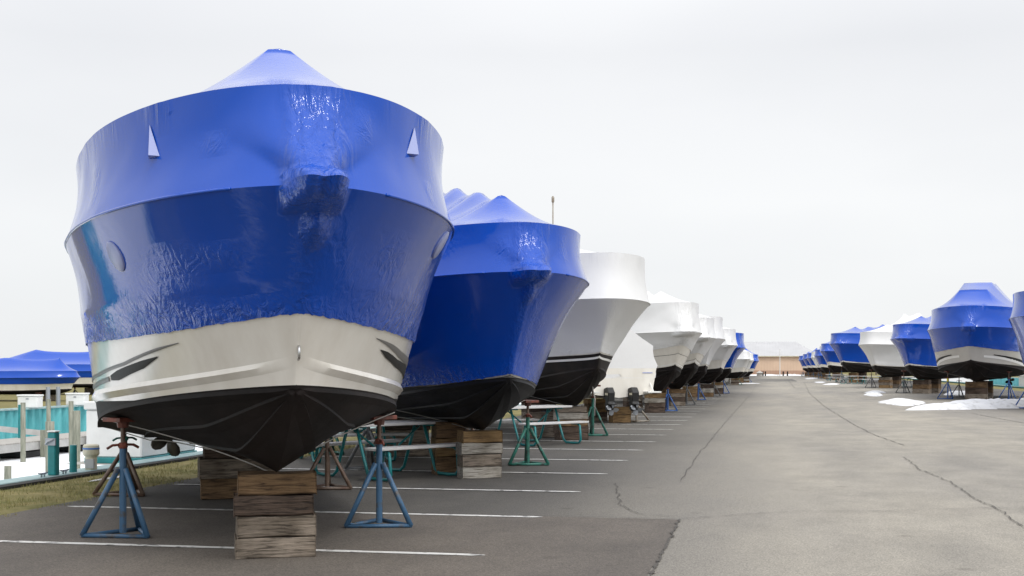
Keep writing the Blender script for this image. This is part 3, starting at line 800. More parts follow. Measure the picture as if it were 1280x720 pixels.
for i, (bt, dsc, cs) in enumerate(far_left):
    stack(bt, 2.5*bt['k'], 0, sets[i % 4], 'front', dsc, w=.62)
    if i < 3: stack(bt, 4.0*bt['k'], -.2, sets[(i+1) % 4], 'middle', dsc, w=.62)
    stand_at(bt, 3.9*bt['k'], 1.12*bt['k'], cs[0], f'{cw[cs[0]]} jack stand, front right under {dsc}', pad=random.choice(('pad_red', cs[0])))
    stand_at(bt, 7.4*bt['k'], 1.2*bt['k'], cs[1], f'{cw[cs[1]]} jack stand, rear right under {dsc}', pad=cs[1])

# ---------------------------------------------------------------- right row, bows towards the lane
def HR(a): return heading(-a)
R_ = dict(n=44, rows=(16, 12, 9))
r0 = make_boat('motor_boat', (9.55, 47.6), HR(22), dict(R_, k=1.25, seed=41, peaks=[(3.0, 4.1), (6, 4.5)], rz0=.72, ze0=1.5, ze1=1.35, zw0=1.45, zw1=1.3),
    'blue-wrapped boat cut off by the right edge, nearest of the right row')
r1 = make_boat('motor_boat', (9.12, 62.6), HR(15), dict(R_, k=1.27, n=60, rows=(20,14,10), seed=44, B=1.92, Bc=.88, zc0=1.45, zc1=1.02, ze0=2.03, ze1=1.84, zw0=1.55, zw1=1.25, rz0=.78, rz1=.74, bulb=.2, caps=True, ridgew=.50, roofsag=.9, sag=.03, peaks=[(1.7, 4.18), (3.2, 4.55), (4.9, 4.58), (7.0, 4.3)],
    decals=[(sd_, [(.35,1.62,1.70),(1.4,1.52,1.62),(3.6,1.25,1.36),(5.5,1.12,1.2)], 'stripe_white') for sd_ in (1,-1)]+[(sd_, [(.75,1.70,1.73),(1.8,1.56,1.64),(3.8,1.32,1.44),(5.5,1.2,1.3)], 'stripe_black') for sd_ in (1,-1)], hull='hull_grey'),
    'big blue-wrapped boat on right side, grey white hull with black and white curved stripes')
r2 = make_boat('motor_boat', (7.75, 78.2), HR(26), dict(R_, k=1.2, seed=47, B=1.55, Bc=.72, flare=.16, ze0=1.52, ze1=1.36, zw0=1.47, zw1=1.3, rz0=.72, bulb=.45, bw=.36, peaks=[(2.6, 3.9), (5.0, 4.3)]),
    'dark blue wrapped boat with boxy bow bulge, between white wrap and striped hull')
r3 = make_boat('motor_boat', (7.45, 99.5), HR(26), dict(R_, k=1.22, seed=50, wrap='wrap_white', B=1.7, Bc=.66, flare=.16, ze0=1.52, ze1=1.36, zw0=1.47, zw1=1.3, rz0=.78, rz1=.8, bulb=0, peaks=[(3.0, 4.0), (6.0, 4.8), (8.5, 5.0)], bottom='antifoul_brown'),
    'only large white-wrapped boat in the right row, low black hull')
r4 = make_boat('motor_boat', (7.1, 137), HR(27), dict(R_, k=1.5, n=30, rows=(12,10,8), seed=53, B=1.7, Bc=.70, flare=.14, ze0=1.55, ze1=1.4, zw0=1.5, zw1=1.3, rz0=.72, peaks=[(3.0, 3.95), (5.4, 4.1), (8.0, 4.3)], caps=True, bottom='antifoul_brown'),
    'very large blue-wrapped boat with peaked roof, behind the white one at right')
fr = ((7.2, 166, 'wrap_blue', 1.35, 'narrow blue-wrapped boat behind the very large one at right'), (7.1, 184, 'wrap_blue', 1.2, 'blue-wrapped boat in the far right row beside a white one'), (6.9, 197, 'wrap_white', 1.15, 'far white-wrapped boat between blue ones in right row'),
      (6.7, 212, 'wrap_blue', 1.15, 'far blue-wrapped boat just beyond the small white one at right'), (6.5, 226, 'wrap_blue', 1.15, 'second to last blue-wrapped boat at far end of right row'), (6.2, 240, 'wrap_blue', 1.1, 'last blue-wrapped boat of right row, against the beige building'))
rb_ = []
for i, (x, y, wm, k, lab) in enumerate(fr):
    rb_.append(make_boat('motor_boat', (x, y), HR(24+7*nz(i*2.3, 1, 1)*2), dict(F, k=k, rz0=.7+.12*nz(i*3.3, 2, 2), peaks=[(2.2+.6*(i%3), 3.9+.25*(i%2)), (5.5, 4.2+.3*nz(i*1.7, 5, 5))], wrap=wm, seed=60+i, B=1.6, ze0=1.75, ze1=1.6, flare=.14, Bc=.72, hull='hull_white'), lab))
right = ((r0, 'cut-off right boat', 'stand_bright_blue', None), (r1, 'striped right boat', 'stand_bright_blue', 'yellow'), (r2, 'boxy-bowed blue boat', 'stand_grey', None), (r3, 'large white right boat', 'stand_grey', None), (r4, 'very large blue boat', 'stand_blue', None))
for i, (bt, dsc, c_, acc) in enumerate(right):
    stack(bt, 2.7*bt['k'], 0, [['grey','dark','grey'], ['brown','dark','grey'], ['dark','brown','grey'], ['grey','brown','grey','tan'], ['brown','brown','tan']][i], 'front', dsc, w=1.0 if i < 3 else .9, d=.5)
    stack(bt, 3.9*bt['k'], .15, ['dark','brown','grey'], 'middle', dsc, w=.9, d=.5)
    stand_at(bt, 3.2*bt['k'], -1.12*bt['k'], c_, f'{cw[c_]} jack stand, front left under {dsc}', accent=acc, R=.5)
    stand_at(bt, 6.6*bt['k'], -1.12*bt['k'], 'stand_grey', f'grey jack stand, rear left under {dsc}', R=.45)
    if i < 2: stand_at(bt, 3.2*bt['k'], 1.12*bt['k'], c_, f'{cw[c_]} jack stand, front right under {dsc}', R=.5)
fin_drive(r1, 10.5, .9)
for i, bt in enumerate(rb_):
    dsc = ('narrow far blue boat', 'blue boat beside far white one', 'far white right boat', 'blue boat beyond far white one', 'second last right boat', 'last right boat')[i]
    stack(bt, 2.6*bt['k'], 0, ['brown','dark','tan'], 'front', dsc, w=.9, d=.5)
    stand_at(bt, 3.4*bt['k'], -1.0*bt['k'], 'stand_blue', f'blue jack stand, front left under {dsc}', R=.45)

# ---------------------------------------------------------------- picnic tables
table(-5.35, 17.6, 1.0, 'teal framed picnic table between the nearest and second blue boats')
table(-7.0, 20.6, .6, 'teal framed picnic table behind nearest boat by the grass')
table(-4.75, 25.6, .95, 'teal framed picnic table between second blue boat and black-hulled boat')
table(-7.3, 27.0, .1, 'teal framed picnic table behind second blue boat by the grass')
table(-6.9, 34.6, .1, 'teal framed picnic table behind black-hulled white-wrapped boat')
G_ = 'picnic tables along the right row'
table(10.6, 108.5, .5, 'picnic table in front of boxy-bowed blue boat at right', G_, 2.2)
table(11.8, 112, .2, 'picnic table just behind the one by the boxy-bowed blue boat', G_, 2.2)
table(9.9, 128, .2, 'picnic table left of jack stand under the white right boat', G_, 2.4)
table(8.0, 129, 1.2, 'picnic table before the very large blue boat, nearest the lane', G_, 2.4)
table(8.1, 141.5, -.1, 'long picnic table standing broadside below very large blue boat', G_, 2.6)
table(8.0, 158, .2, 'picnic table under the narrow far blue boat', G_, 2.4)
for i, x in enumerate((7.2, 9.9, 12.6)):
    table(x, 246+3*i, -.1, ('leftmost of three far picnic tables before the beige building', 'middle one of three far picnic tables before the beige building', 'rightmost of three far picnic tables before the beige building')[i], G_, 2.6)

# ---------------------------------------------------------------- boats on the left bank beyond the canal
lb = dict(n=34, rows=(10, 8, 8), L=8, B=1.25, Lb=3.2, zk=.30, zs0=1.12, zs1=1.08, zc0=.56, zc1=.46, sc=.4, sf=1.2, zw0=.56, zw1=.50, ze0=.84, ze1=.80, rz0=.30, rz1=.34, bulb=0, peaks=[(1.0, 2.0), (3.6, 2.05), (6.6, 2.1)], crinkle=.5, hollow=.3, sag=.1)
c1_ = make_boat('motor_boat', (-31.6, 54.8), rad(3), dict(lb, seed=70), 'blue-wrapped boat lying broadside beyond the canal, behind the white dock boxes')
c2_ = make_boat('motor_boat', (-34.2, 69.5), rad(6), dict(lb, seed=71, k=1.25, L=9), 'blue-wrapped boat beyond the canal half hidden by the nearest hull')
c3_ = make_boat('motor_boat', (-30.6, 46.0), rad(-4), dict(lb, seed=72, k=.9), 'blue-wrapped boat beyond the canal at the left edge, only its low bow showing')
c4_ = make_boat('motor_boat', (-40.5, 60.5), rad(4), dict(lb, seed=73, k=1.1), 'blue-wrapped boat beyond the canal, leftmost and farthest back')
for bt, dsc in ((c1_, 'broadside boat beyond canal'), (c2_, 'half hidden boat beyond canal'), (c3_, 'left edge boat beyond canal')):
    for s_, l_, q in ((1.8, -.5, 'bow'), (5.6, -.6, 'stern')):
        stand_at(bt, s_, l_, 'stand_grey', f'low grey jack stand, {q} end of {dsc}', R=.22)
    stack(bt, 1.5, 0, ['grey'], 'bow', dsc, w=.5); stack(bt, 5.0, 0, ['grey'], 'stern', dsc, w=.5)

# ---------------------------------------------------------------- seawalls, docks, posts
def seawall(x, y0, y1, zt, sgn, m, mcap, label, capw=.30, wale=None):
    root = empty('seawall', (x, y0, 0)); tag(root, label, 'seawall')
    b = MB(); lo, hi = [], []; p = .48; n = int((y1-y0)/p)
    for i in range(n):
        y = i*p
        for dy, dx in ((0,0), (.16,0), (.24,.10), (.40,.10)):
            lo.append((dx*sgn, y+dy, -1.6)); hi.append((dx*sgn, y+dy, zt))
    b.grid([lo, hi]); w_ = b.build('sheet_piling', m, root)
    b = MB(); b.box(-capw/2, capw/2, 0, y1-y0, zt, zt+.07); b.build('cap', mcap, root, bevel=.008)
    if wale:
        b = MB(); b.box(wale[0], wale[1], 0, y1-y0, -.10, zt+.058); b.build('wale', M['stand_grey'] if wale[2] is None else M[wale[2]], root)
    return root
M['cap_teal'] = mat('cap_teal', (.30,.42,.42), .6, var=.25, vscale=4)
M['wale_dark'] = mat('wale_dark', (.030,.028,.025), .9, var=.4, vscale=5)
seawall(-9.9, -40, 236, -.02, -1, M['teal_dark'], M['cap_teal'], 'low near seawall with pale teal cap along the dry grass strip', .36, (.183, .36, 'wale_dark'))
seawall(LX0, -40, 236, -.02, 1, M['teal_wall'], M['cap_teal'], 'teal corrugated seawall on the far side of the left canal', .34)
seawall(RX0, -40, 236, .06, 1, M['teal_wall'], M['teal'], 'teal capped seawall behind the right row of boats', .34)
seawall(RX1, -40, 236, .0, -1, M['teal_wall'], M['cap_teal'], 'far teal seawall across the canal on the right', .34)

def float_dock(x0, x1, y0, y1, z, label, group='floating docks'):
    root = empty('floating_dock', ((x0+x1)/2, y0, z)); tag(root, label, 'dock', group)
    w = (x1-x0)/2; L = y1-y0
    b = MB(); n = max(2, int(L/.15)) if L > 2*w else 1
    if L > 2*w:
        for i in range(n): b.box(-w, w, L*i/n+.004, L*(i+1)/n-.004, -.035, 0)
    else:
        n = int(2*w/.15)
        for i in range(n): b.box(-w+2*w*i/n+.004, -w+2*w*(i+1)/n-.004, 0, L, -.035, 0)
    b.build('deck', M['dock'], root)
    b = MB(); b.box(w-.04, w+.01, 0, L, -.27, -.037); b.box(-w-.01, -w+.04, 0, L, -.27, -.037); b.box(-w+.045, w-.045, 0, .05, -.27, -.037); b.box(-w+.045, w-.045, L-.05, L, -.27, -.037); b.build('fascia', M['grey_dock'], root)
    k = max(1, int(L/3.0))
    for i in range(k):
        b = MB(); yc = L*(i+.5)/k; b.box(-w+.08, w-.08, yc-.75 if L > 2*w else .1, yc+.75 if L > 2*w else L-.1, -.50, -.272); b.build('float', M['rubber'], root, bevel=.05)
    return root
M['grey_dock'] = mat('grey_dock', (.46,.455,.44), .7, var=.2, vscale=3)
float_dock(-24.2, -22.5, 26, 62, -.74, 'long floating dock on black floats running along the far side of the canal')
float_dock(-22.45, -17.0, 45.5, 46.6, -.76, 'short finger dock jutting over the ice beside the nearest hull')
gw = empty('gangway', (-27.45, 36.2, .02), math.atan2(4.2, 3.4)); tag(gw, 'sloping grey gangway from the far bank down to the floating dock', 'gangway')
b = MB(); Lg = 5.2
for i in range(34): b.box(Lg*i/34+.005, Lg*(i+1)/34-.005, -.55, .55, -.04, 0, Matrix.Rotation(rad(7.6), 4, 'Y'))
b.build('deck', M['dock'], gw)
for sy in (-.57, .57):
    b = MB(); b.box(0, Lg, sy-.03, sy+.03, -.16, .03, Matrix.Rotation(rad(7.6), 4, 'Y')); b.build('side_beam', M['grey_dock'], gw)

def pile(x, y, z0, z1, r, label, m='piling', name='piling', group='dock pilings'):
    b = MB(); n = 6
    lx, ly = .03*nz(x, y, 1), .03*nz(x, y, 7)
    b.tube([(lx*i/n, ly*i/n, lerp(z0, z1, i/n)) for i in range(n+1)], [r*(1.06-.10*i/n+.03*nz(i, x, y)) for i in range(n+1)], 12)
    o = b.build(name, M[m], angle=40); o.location = (x, y, 0); return tag(o, label, 'piling' if m == 'piling' else 'post', group)
pile(-21.77, 34.55, -1.6, .52, .075, 'slim wooden piling standing in the ice, left of the thick one')
pile(-17.61, 29.14, -1.6, .21, .115, 'thick wooden piling right behind the tall teal post')
pile(-22.0, 36.3, -1.6, .58, .07, 'thin tall wooden piling showing above the thick one')
pile(-17.43, 27.02, -1.6, -.74, .085, 'short stubby wooden piling alone in the ice')
pile(-20.44, 34.98, -1.6, .56, .075, 'slender piling just left of the lichen-grey piling')
pile(-17.31, 29.84, -1.6, .46, .105, 'lichen-grey piling behind the teal sleeved post')
pile(-22.1, 39.2, -1.6, .52, .085, 'piling nearest the white hull at the far dock')
def timber_post(x, y, z0, z1, label):
    b = MB(); b.box(-.07, .07, -.07, .07, z0, z1); o = b.build('dock_post', M['piling'], bevel=.008); o.location = (x, y, 0); return tag(o, label, 'post', 'square dock posts')
timber_post(-22.36, 36.6, -1.3, -.40, 'square weathered post on the dock edge, leftmost')
timber_post(-22.36, 40.6, -1.3, -.42, 'square weathered post on the dock edge behind the teal post')
timber_post(-22.36, 39.4, -1.3, -.20, 'taller square weathered post on the dock edge')
pile(-24.0, 37.9, -.74, .35, .055, 'thin teal post standing on the far floating dock', 'teal', 'mooring_post', 'teal posts')
tp = empty('mooring_post', (-9.80, 16.3, .052)); tag(tp, 'tall teal post with white top and cleat bracket on the near seawall', 'post', 'teal posts')
b = MB(); b.box(-.06, .06, -.06, .06, 0, .60); b.build('post', M['teal'], tp, bevel=.012)
b = MB(); b.box(-.066, .066, -.066, .066, .602, .622); b.build('cap', M['plastic_white'], tp, bevel=.005)
b = MB(); b.box(-.075, .075, -.085, -.062, .42, .52); b.tube([(-.07, -.09, .44), (-.02, -.13, .47), (.05, -.10, .50)], .014, 6); b.build('bracket', M['steel'], tp)
pile(-9.82, 16.85, .052, .44, .052, 'short teal sleeved post beside the cream pedestal on near seawall', 'teal', 'mooring_post', 'teal posts')
def pedestal(x, y, z, h, label):
    r = empty('power_pedestal', (x, y, z)); tag(r, label, 'power pedestal', 'cream power pedestals')
    b = MB(); b.lathe([(.085, 0), (.085, .5*h), (.11, .56*h), (.12, .62*h), (.115, .95*h), (.10, h)], 14); b.build('housing', M['plastic_cream'], r, angle=35)
    b = MB(); b.lathe([(.119, .80*h), (.122, .805*h), (.122, .86*h), (.119, .865*h)], 14); b.build('band', M['band_blue'], r, angle=35)
    b = MB(); b.box(-.05, .09, -.092, -.06, .02, .42*h); b.build('meter_panel', M['grey_panel'], r, bevel=.004)
pedestal(-9.82, 17.35, .052, .37, 'cream power pedestal with blue band on the near seawall')
pedestal(-23.9, 36.2, -.74, 1.05, 'cream power pedestal with blue band on the far floating dock')
def cleat(x, y, z, label):
    b = MB(); b.tube([(0,-.12,.055), (0,-.05,.045), (0,.05,.045), (0,.12,.055)], [.008,.014,.014,.008], 6); b.tube([(0,-.035,0), (0,-.035,.045)], .012, 6); b.tube([(0,.035,0), (0,.035,.045)], .012, 6)
    o = b.build('cleat', M['steel'], smooth=True); o.location = (x, y, z); tag(o, label, 'cleat', 'steel cleats on the seawall cap')
cleat(-9.78, 16.0, .052, 'steel cleat on seawall cap, left of the tall teal post')
cleat(-9.78, 16.55, .052, 'steel cleat on seawall cap, right of the tall teal post')
def dock_box(x, y, z, w, d, h, rz, label, base=.0, group='white dock boxes'):
    r = empty('dock_box', (x, y, z), rz); tag(r, label, 'dock box', group)
    b = MB(); b.box(-w/2, w/2, -d/2, d/2, base, h*.84); b.build('body', M['plastic_white'], r, bevel=.02)
    b = MB(); b.solid_poly([(-w/2-.03, -d/2-.03, h*.845), (w/2+.03, -d/2-.03, h*.845), (w/2+.03, d/2+.03, h*.845), (-w/2-.03, d/2+.03, h*.845)], (0,0,h*.13)); b.build('lid', M['plastic_white'], r, bevel=.018)
    if base:
        b = MB(); b.box(-w/2-.02, w/2+.02, -d/2-.02, d/2+.02, 0, base-.003); b.build('plinth', M['teal'], r, bevel=.01)
    b = MB(); b.box(-.05, .05, -d/2-.022, -d/2-.004, h*.62, h*.72); b.build('latch', M['steel'], r)
dock_box(-27.55, 41.0, .05, .75, .6, .5, .2, 'white dock box at the left edge on the far seawall')
dock_box(-27.55, 44.2, .05, .75, .6, .5, .2, 'white dock box on the far seawall left of the twin grey posts')
dock_box(-27.55, 47.6, .05, .75, .6, .5, .2, 'white dock box on the far seawall right of the twin grey posts')
dock_box(-27.55, 50.6, .05, .75, .6, .5, .2, 'white dock box on the far seawall beside the white hull')
dock_box(-10.62, 19.95, -.03, .95, 1.0, 1.05, rad(90), 'large white storage box on teal base behind blue stand at near seawall', .10)
dock_box(-10.62, 21.05, -.03, .95, 1.0, 1.05, rad(90), 'large white storage box on teal base, farther one behind nearest hull', .10)
for x_, y_, q in ((-27.9, 46.0, 'left'), (-27.75, 46.5, 'right')):
    pile(x_, y_, 0, .80, .085, f'smooth grey metal post on the far bank, {q} of a pair', 'steel', 'steel_post', 'twin grey posts')
for i, y_ in enumerate((97, 101, 105)):
    dock_box(19.9, y_, -.10, 3.2, 1.1, 1.15, rad(90), ('white storage box under right boats, nearest of three by the seawall', 'white storage box by the right seawall, middle of three', 'white storage box by the right seawall, farthest of three')[i], .16, 'white storage boxes on the right seawall')
sheet('boardwalk', 19.17, 21.2, 60, 140, -.102, M['dock']); sheet('boardwalk', -11.4, -10.17, 19.2, 22.2, -.032, M['dock'])

# ---------------------------------------------------------------- building, pole, bollards, trees
def ribbed(name, col, col2=None):
    m = mat(name, col, .6, var=.10, vscale=.4)
    N = m.node_tree.nodes; Lk = m.node_tree.links; p = N['Principled BSDF']
    wv = N.new('ShaderNodeTexWave'); wv.bands_direction = 'X'; wv.inputs['Scale'].default_value = .55; wv.inputs['Distortion'].default_value = 0
    Lk.new(N['Texture Coordinate'].outputs['Object'], wv.inputs['Vector'])
    bp = N.new('ShaderNodeBump'); bp.inputs['Strength'].default_value = .5; bp.inputs['Distance'].default_value = .03
    Lk.new(wv.outputs['Fac'], bp.inputs['Height']); Lk.new(bp.outputs[0], p.inputs['Normal'])
    return m
M['siding'] = ribbed('siding', (.66,.48,.35)); M['wainscot'] = ribbed('wainscot', (.46,.29,.21)); M['roof_metal'] = ribbed('roof_metal', (.43,.43,.44))
bd = empty('warehouse', (-14, 262, 0)); tag(bd, 'long beige metal building with pale ribbed roof closing the end of the lane', 'building')
def wallbox(name, z0, z1, m, g_=0):
    b = MB(); b.box(-22-g_, 24+g_, -g_, 20+g_, z0, z1); return b.build(name, m, bd)
wallbox('wainscot', 0, 1.05, M['wainscot'], .06); wallbox('wall', 1.05, 3.95, M['siding'])
b = MB()
e = .5; A = [(-22-e, -e, 3.95), (24+e, -e, 3.95), (24+e, 20+e, 3.95), (-22-e, 20+e, 3.95)]; T = [(-17, 9, 7.0), (19.6, 9, 7.0), (19.6, 11, 7.0), (-17, 11, 7.0)]
for i in range(4): b.poly([A[i], A[(i+1) % 4], T[(i+1) % 4], T[i]])
b.poly(T); b.poly(A[::-1])
b.build('roof', M['roof_metal'], bd)
b = MB(); b.box(-22.55, 24.55, -.62, -.53, 3.82, 3.97); b.build('gutter', M['plastic_cream'], bd)
b = MB(); b.tube([(0,0,0), (0,0,5.2)], [.10, .06], 10); b.lathe([(.09, 5.2), (.10, 5.27), (.02, 5.34)], 10)
o = b.build('flag_pole', M['plastic_white'], angle=40); o.location = (2.3, 257.6, 0); tag(o, 'bare white flagpole without flag before the beige building', 'flagpole')
for x_, q in ((-.95, 'left of the flagpole, first'), (-.5, 'left of the flagpole, second'), (2.9, 'right beside the flagpole'), (3.7, 'farther right of the flagpole')):
    b = MB(); b.lathe([(.13, 0), (.13, .8), (.09, .9), (.02, .93)], 10); o = b.build('bollard', M['antifoul_brown'], angle=40); o.location = (x_, 254, 0); tag(o, f'dark bollard {q}, before the beige building', 'bollard', 'bollards before the building')
b = MB(); b.lathe([(.55, 0), (.55, .55), (.75, .56), (.10, 1.0), (.05, 1.02)], 10); o = b.build('stone_post', M['concrete'], angle=30); o.location = (-1.6, 253.5, 0); tag(o, 'pale stone post with pointed cap beside the bollards', 'post')

def bare_tree(x, y, h, label, seed):
    rnd = random.Random(seed); root = empty('bare_tree', (x, y, 0)); tag(root, label, 'tree', 'bare trees behind the building')
    tk = MB(); cr_ = MB()
    def grow(p, d, L, r, lev):
        q = p+d*L; md = p.lerp(q, .5)+Vector((rnd.uniform(-1,1), rnd.uniform(-1,1), 0))*L*.06
        (tk if lev < 2 else cr_).tube([p, md, q], [r, r*.85, r*.62], 6 if lev < 2 else 3, cap=False)
        if lev >= 5: return
        for i in range(3 if lev < 4 else 2):
            t = rnd.uniform(.55, 1); s_ = p.lerp(q, t)
            nd = (d+Vector((rnd.uniform(-1,1), rnd.uniform(-1,1), rnd.uniform(-.15,.65)))*.75).normalized()
            grow(s_, nd, L*rnd.uniform(.60,.78), max(.045, r*.55), lev+1)
    grow(Vector((0,0,0)), Vector((0,0,1)), h*.30, h*.022, 0)
    tk.build('trunk', M['bark'], root, smooth=True); cr_.build('crown', M['bark'], root, smooth=True)
M['bark'] = mat('bark', (.16,.13,.11), .9, var=.3)
for i, (x_, y_, h_, lab) in enumerate(((12.0, 290, 9.5, 'leafless tree behind right end of the building roof, leftmost'), (15.5, 292, 11, 'tall leafless tree rising above the blue boats at right'), (19.5, 288, 10, 'leafless tree at right, mostly behind the blue boats'), (-4, 296, 9.6, 'leafless tree whose twig tips show above the roof ridge'), (24, 300, 11, 'leafless tree farthest right behind the boats'))):
    bare_tree(x_, y_, h_, lab, 80+i)

# ---------------------------------------------------------------- snow
def snow(name, pts, label, h=.25, seed=0):
    """low heap along a polyline of (x, y, half width)"""
    b = MB(); n = 16*(len(pts)-1) if len(pts) > 2 else 26; m_ = 14; rows = []
    for i in range(n+1):
        t = i/n*(len(pts)-1); j = min(int(t), len(pts)-2); f = t-j
        x, y, w = (lerp(pts[j][q], pts[j+1][q], f) for q in range(3))
        dx, dy = pts[j+1][0]-pts[j][0], pts[j+1][1]-pts[j][1]; dl = math.hypot(dx, dy); nx, ny = -dy/dl, dx/dl
        en = min(1, i/(n*.42), (n-i)/(n*.42)); en = math.sqrt(en*(2-en)) if en < 1 else 1
        w = w*en*(1+.35*nz(i*.35, seed, 2)+.2*nz(i*1.1, seed, 6)); row = []
        for k in range(m_+1):
            v = k/m_*2-1; q = w*(v+.25*nz(i*.45, 1+.5*v, seed+7)); pr = (1-v*v)
            row.append((x+nx*q, y+ny*q, .0+pr**.7*h*en*(.75+.5*nz(x*.7, y*.7+q, seed)+.35*nz(x*2.1, y*2.1+q*2, seed))+.006))
        rows.append(row)
    b.grid(rows); o = b.build(name, M['snow'], smooth=True); return tag(o, label, 'snow patch', 'melting snow patches')
snow('snow_patch', [(4.9, 48.6, .5), (7.0, 50.8, 1.0), (9.4, 54.0, 1.3), (12.4, 58.5, 1.9), (19.0, 63, 2.2)], 'largest snow drift, running to the right edge before the striped boat', .36, 1)
snow('snow_patch', [(5.5, 54, .55), (5.9, 59.5, .95), (6.2, 64, .5)], 'oval snow patch just left of the largest drift', .16, 2)
snow('snow_patch', [(6.3, 80, .5), (6.9, 86, .5)], 'snow patch with a notch, farther of two beyond the oval one', .16, 3)
snow('snow_patch', [(5.75, 72, .4), (6.05, 79, .5)], 'thin snow patch, nearer of two beyond the oval one', .12, 4)
snow('snow_patch', [(5.2, 136, .5), (5.9, 147, .5)], 'far snow patch at mid lane edge by the long picnic table', .10, 5)
snow('snow_patch', [(5.4, 120, .6), (6.4, 129, .6)], 'far snow patch before the long picnic table', .10, 6)
snow('snow_patch', [(5.6, 182, .8), (7.0, 205, .8)], 'farthest long snow patch beside the right row', .10, 7)
snow('snow_patch', [(-2.9, 126, .8), (-1.2, 131, .8)], 'snow patch on the far repaired pavement at left', .08, 8)
snow('snow_patch', [(10.0, 76, .6), (11.6, 79, .7)], 'snow patch under the boats behind the blue stand', .25, 9)
snow('snow_bank', [(-9, 259.2, 1.0), (-1, 258.8, 1.2), (6, 259.4, 1.4), (10, 259.2, .8)], 'low snow bank along the foot of the beige building', .35, 10)

# ---------------------------------------------------------------- cracks and seams in the asphalt
for i, (w_, pts) in enumerate((
    (.010, [(-1.15,17.3),(-1.19,20),(-1.22,22.75),(-1.2,26.4),(-1.19,35.9),(-1.11,52.5),(-.98,81.4),(-1.12,133)]),
    (.016, [(3.8,141),(2.47,79.5),(2.22,53.1),(2.28,36.6),(2.41,30.2),(2.67,26.34)]),
    (.013, [(2.31,23.04),(2.26,20.21),(2.42,18.17),(2.39,15.81),(2.46,14.86),(2.42,12.88),(2.6,11.6)]),
    (.010, [(-1.99,17.04),(-1.78,15.45),(-1.63,14.38),(-1.44,13.76),(-1.33,13.55),(-.9,13.3)]),
    (.010, [(-.9,13.15),(.17,14.01),(1.18,14.29),(2.42,14.85),(4.4,14.8),(7,15.0)]),
    (.009, [(-1.38,22.3),(.27,22.64),(1.8,23.35),(3.44,24.55)]),
    (.010, [(2.67,26.34),(3.76,26.83),(5.17,27.1),(8,27.2)]),
    (.03, [(5.6,47.4),(6.8,45.7),(6.86,42.2),(7.06,37.0)]), (.03, [(2.0,100),(2.53,169)]))):
    strip('pavement_crack', pts, w_, .0165, M['crack'], wv=.9, amp=.05, seed=100+i, sub=.07 if i not in (0, 1, 8) else .25)
strip('pavement_seam', [(-2.2, 150), (3.3, 150)], .25, .0165, M['seam']); strip('pavement_seam', [(3.2, 150), (3.2, 186)], .2, .0165, M['seam'])

# ---------------------------------------------------------------- dry grass on the strip by the near seawall
b = MB(); rnd = random.Random(5)
for i in range(15000):
    y = 9+rnd.random()**1.5*17; x = rnd.uniform(-9.75, -7.72+.12*nz(y*1.3, 1, 1))
    if nz(x*1.2, y*1.2, 3) < -.25: continue
    h = rnd.uniform(.02, .055); a = rnd.uniform(0, PI); w_ = .004; lx, ly = rnd.uniform(-.03,.03), rnd.uniform(-.03,.03)
    c_, s_ = math.cos(a)*w_, math.sin(a)*w_; n_ = len(b.v)
    b.v += [(x-c_, y-s_, -.004), (x+c_, y+s_, -.004), (x+lx, y+ly, h)]; b.f.append((n_, n_+1, n_+2))
o = b.build('grass', M['grass'], recalc=False); tag(o, kind='stuff')
M['straw'] = mat('straw', (.36,.31,.20), .9)
snow('snow_patch', [(-9.05, 15.9, .035), (-8.95, 17.1, .05)], 'thin sliver of snow on the grass strip at left', .02, 11)

# ---------------------------------------------------------------- small things of the nearest boat
k_ = b1['root']
b = MB(); p0 = b1['top'](0.0, b1['vz'](0.0, 1.66), 1)
b.tube([(p0.x+.005, 0, p0.z-.05), (p0.x+.045, 0, p0.z-.04), (p0.x+.055, 0, p0.z), (p0.x+.045, 0, p0.z+.04), (p0.x+.012, 0, p0.z+.05)], .010, 8)
b.build('bow_eye', M['chrome'], b1['hull'], smooth=True)

# vent discs and cut flaps in its film
rows_, mid_ = b1['rows'], len(b1['rows'])//2
def film(i, j):
    p = rows_[mid_+i][j]; du = rows_[mid_+i+2][j]-rows_[mid_+i-2][j]; dv = rows_[mid_+i][j+1]-rows_[mid_+i][j-1]
    n = du.cross(dv).normalized()
    if n.y*p.y < 0: n = -n
    return p, du.normalized(), dv.normalized(), n
for i_, j_ in ((-49, 27), (47, 33)):
    p, du, dv, n = film(i_, j_); b = MB()
    T = Matrix.Translation(p) @ n.to_track_quat('Z', 'Y').to_matrix().to_4x4()
    b.lathe([(.125, -.02), (.125, .012), (.115, .018), (.02, .019)], 22, T); b.build('vent_patch', M['patch_blue'], b1['wrap'], angle=40)
for i_, j0, j1 in ((-36, 61, 52), (30, 62, 54)):
    p0, du, dv, n = film(i_, j0); p1, du, dv, n1 = film(i_, j1)
    b = MB(); q = [p0+n*.006, p1-du*.075-n1*.002, p1+du*.075-n1*.002, p1+n1*.055+du*.02]
    b.v += [tuple(x) for x in q]; b.f += [(0,1,3), (0,3,2), (0,2,1), (1,2,3)]
    b.build('vent_flap', M['patch_blue'], b1['wrap'])
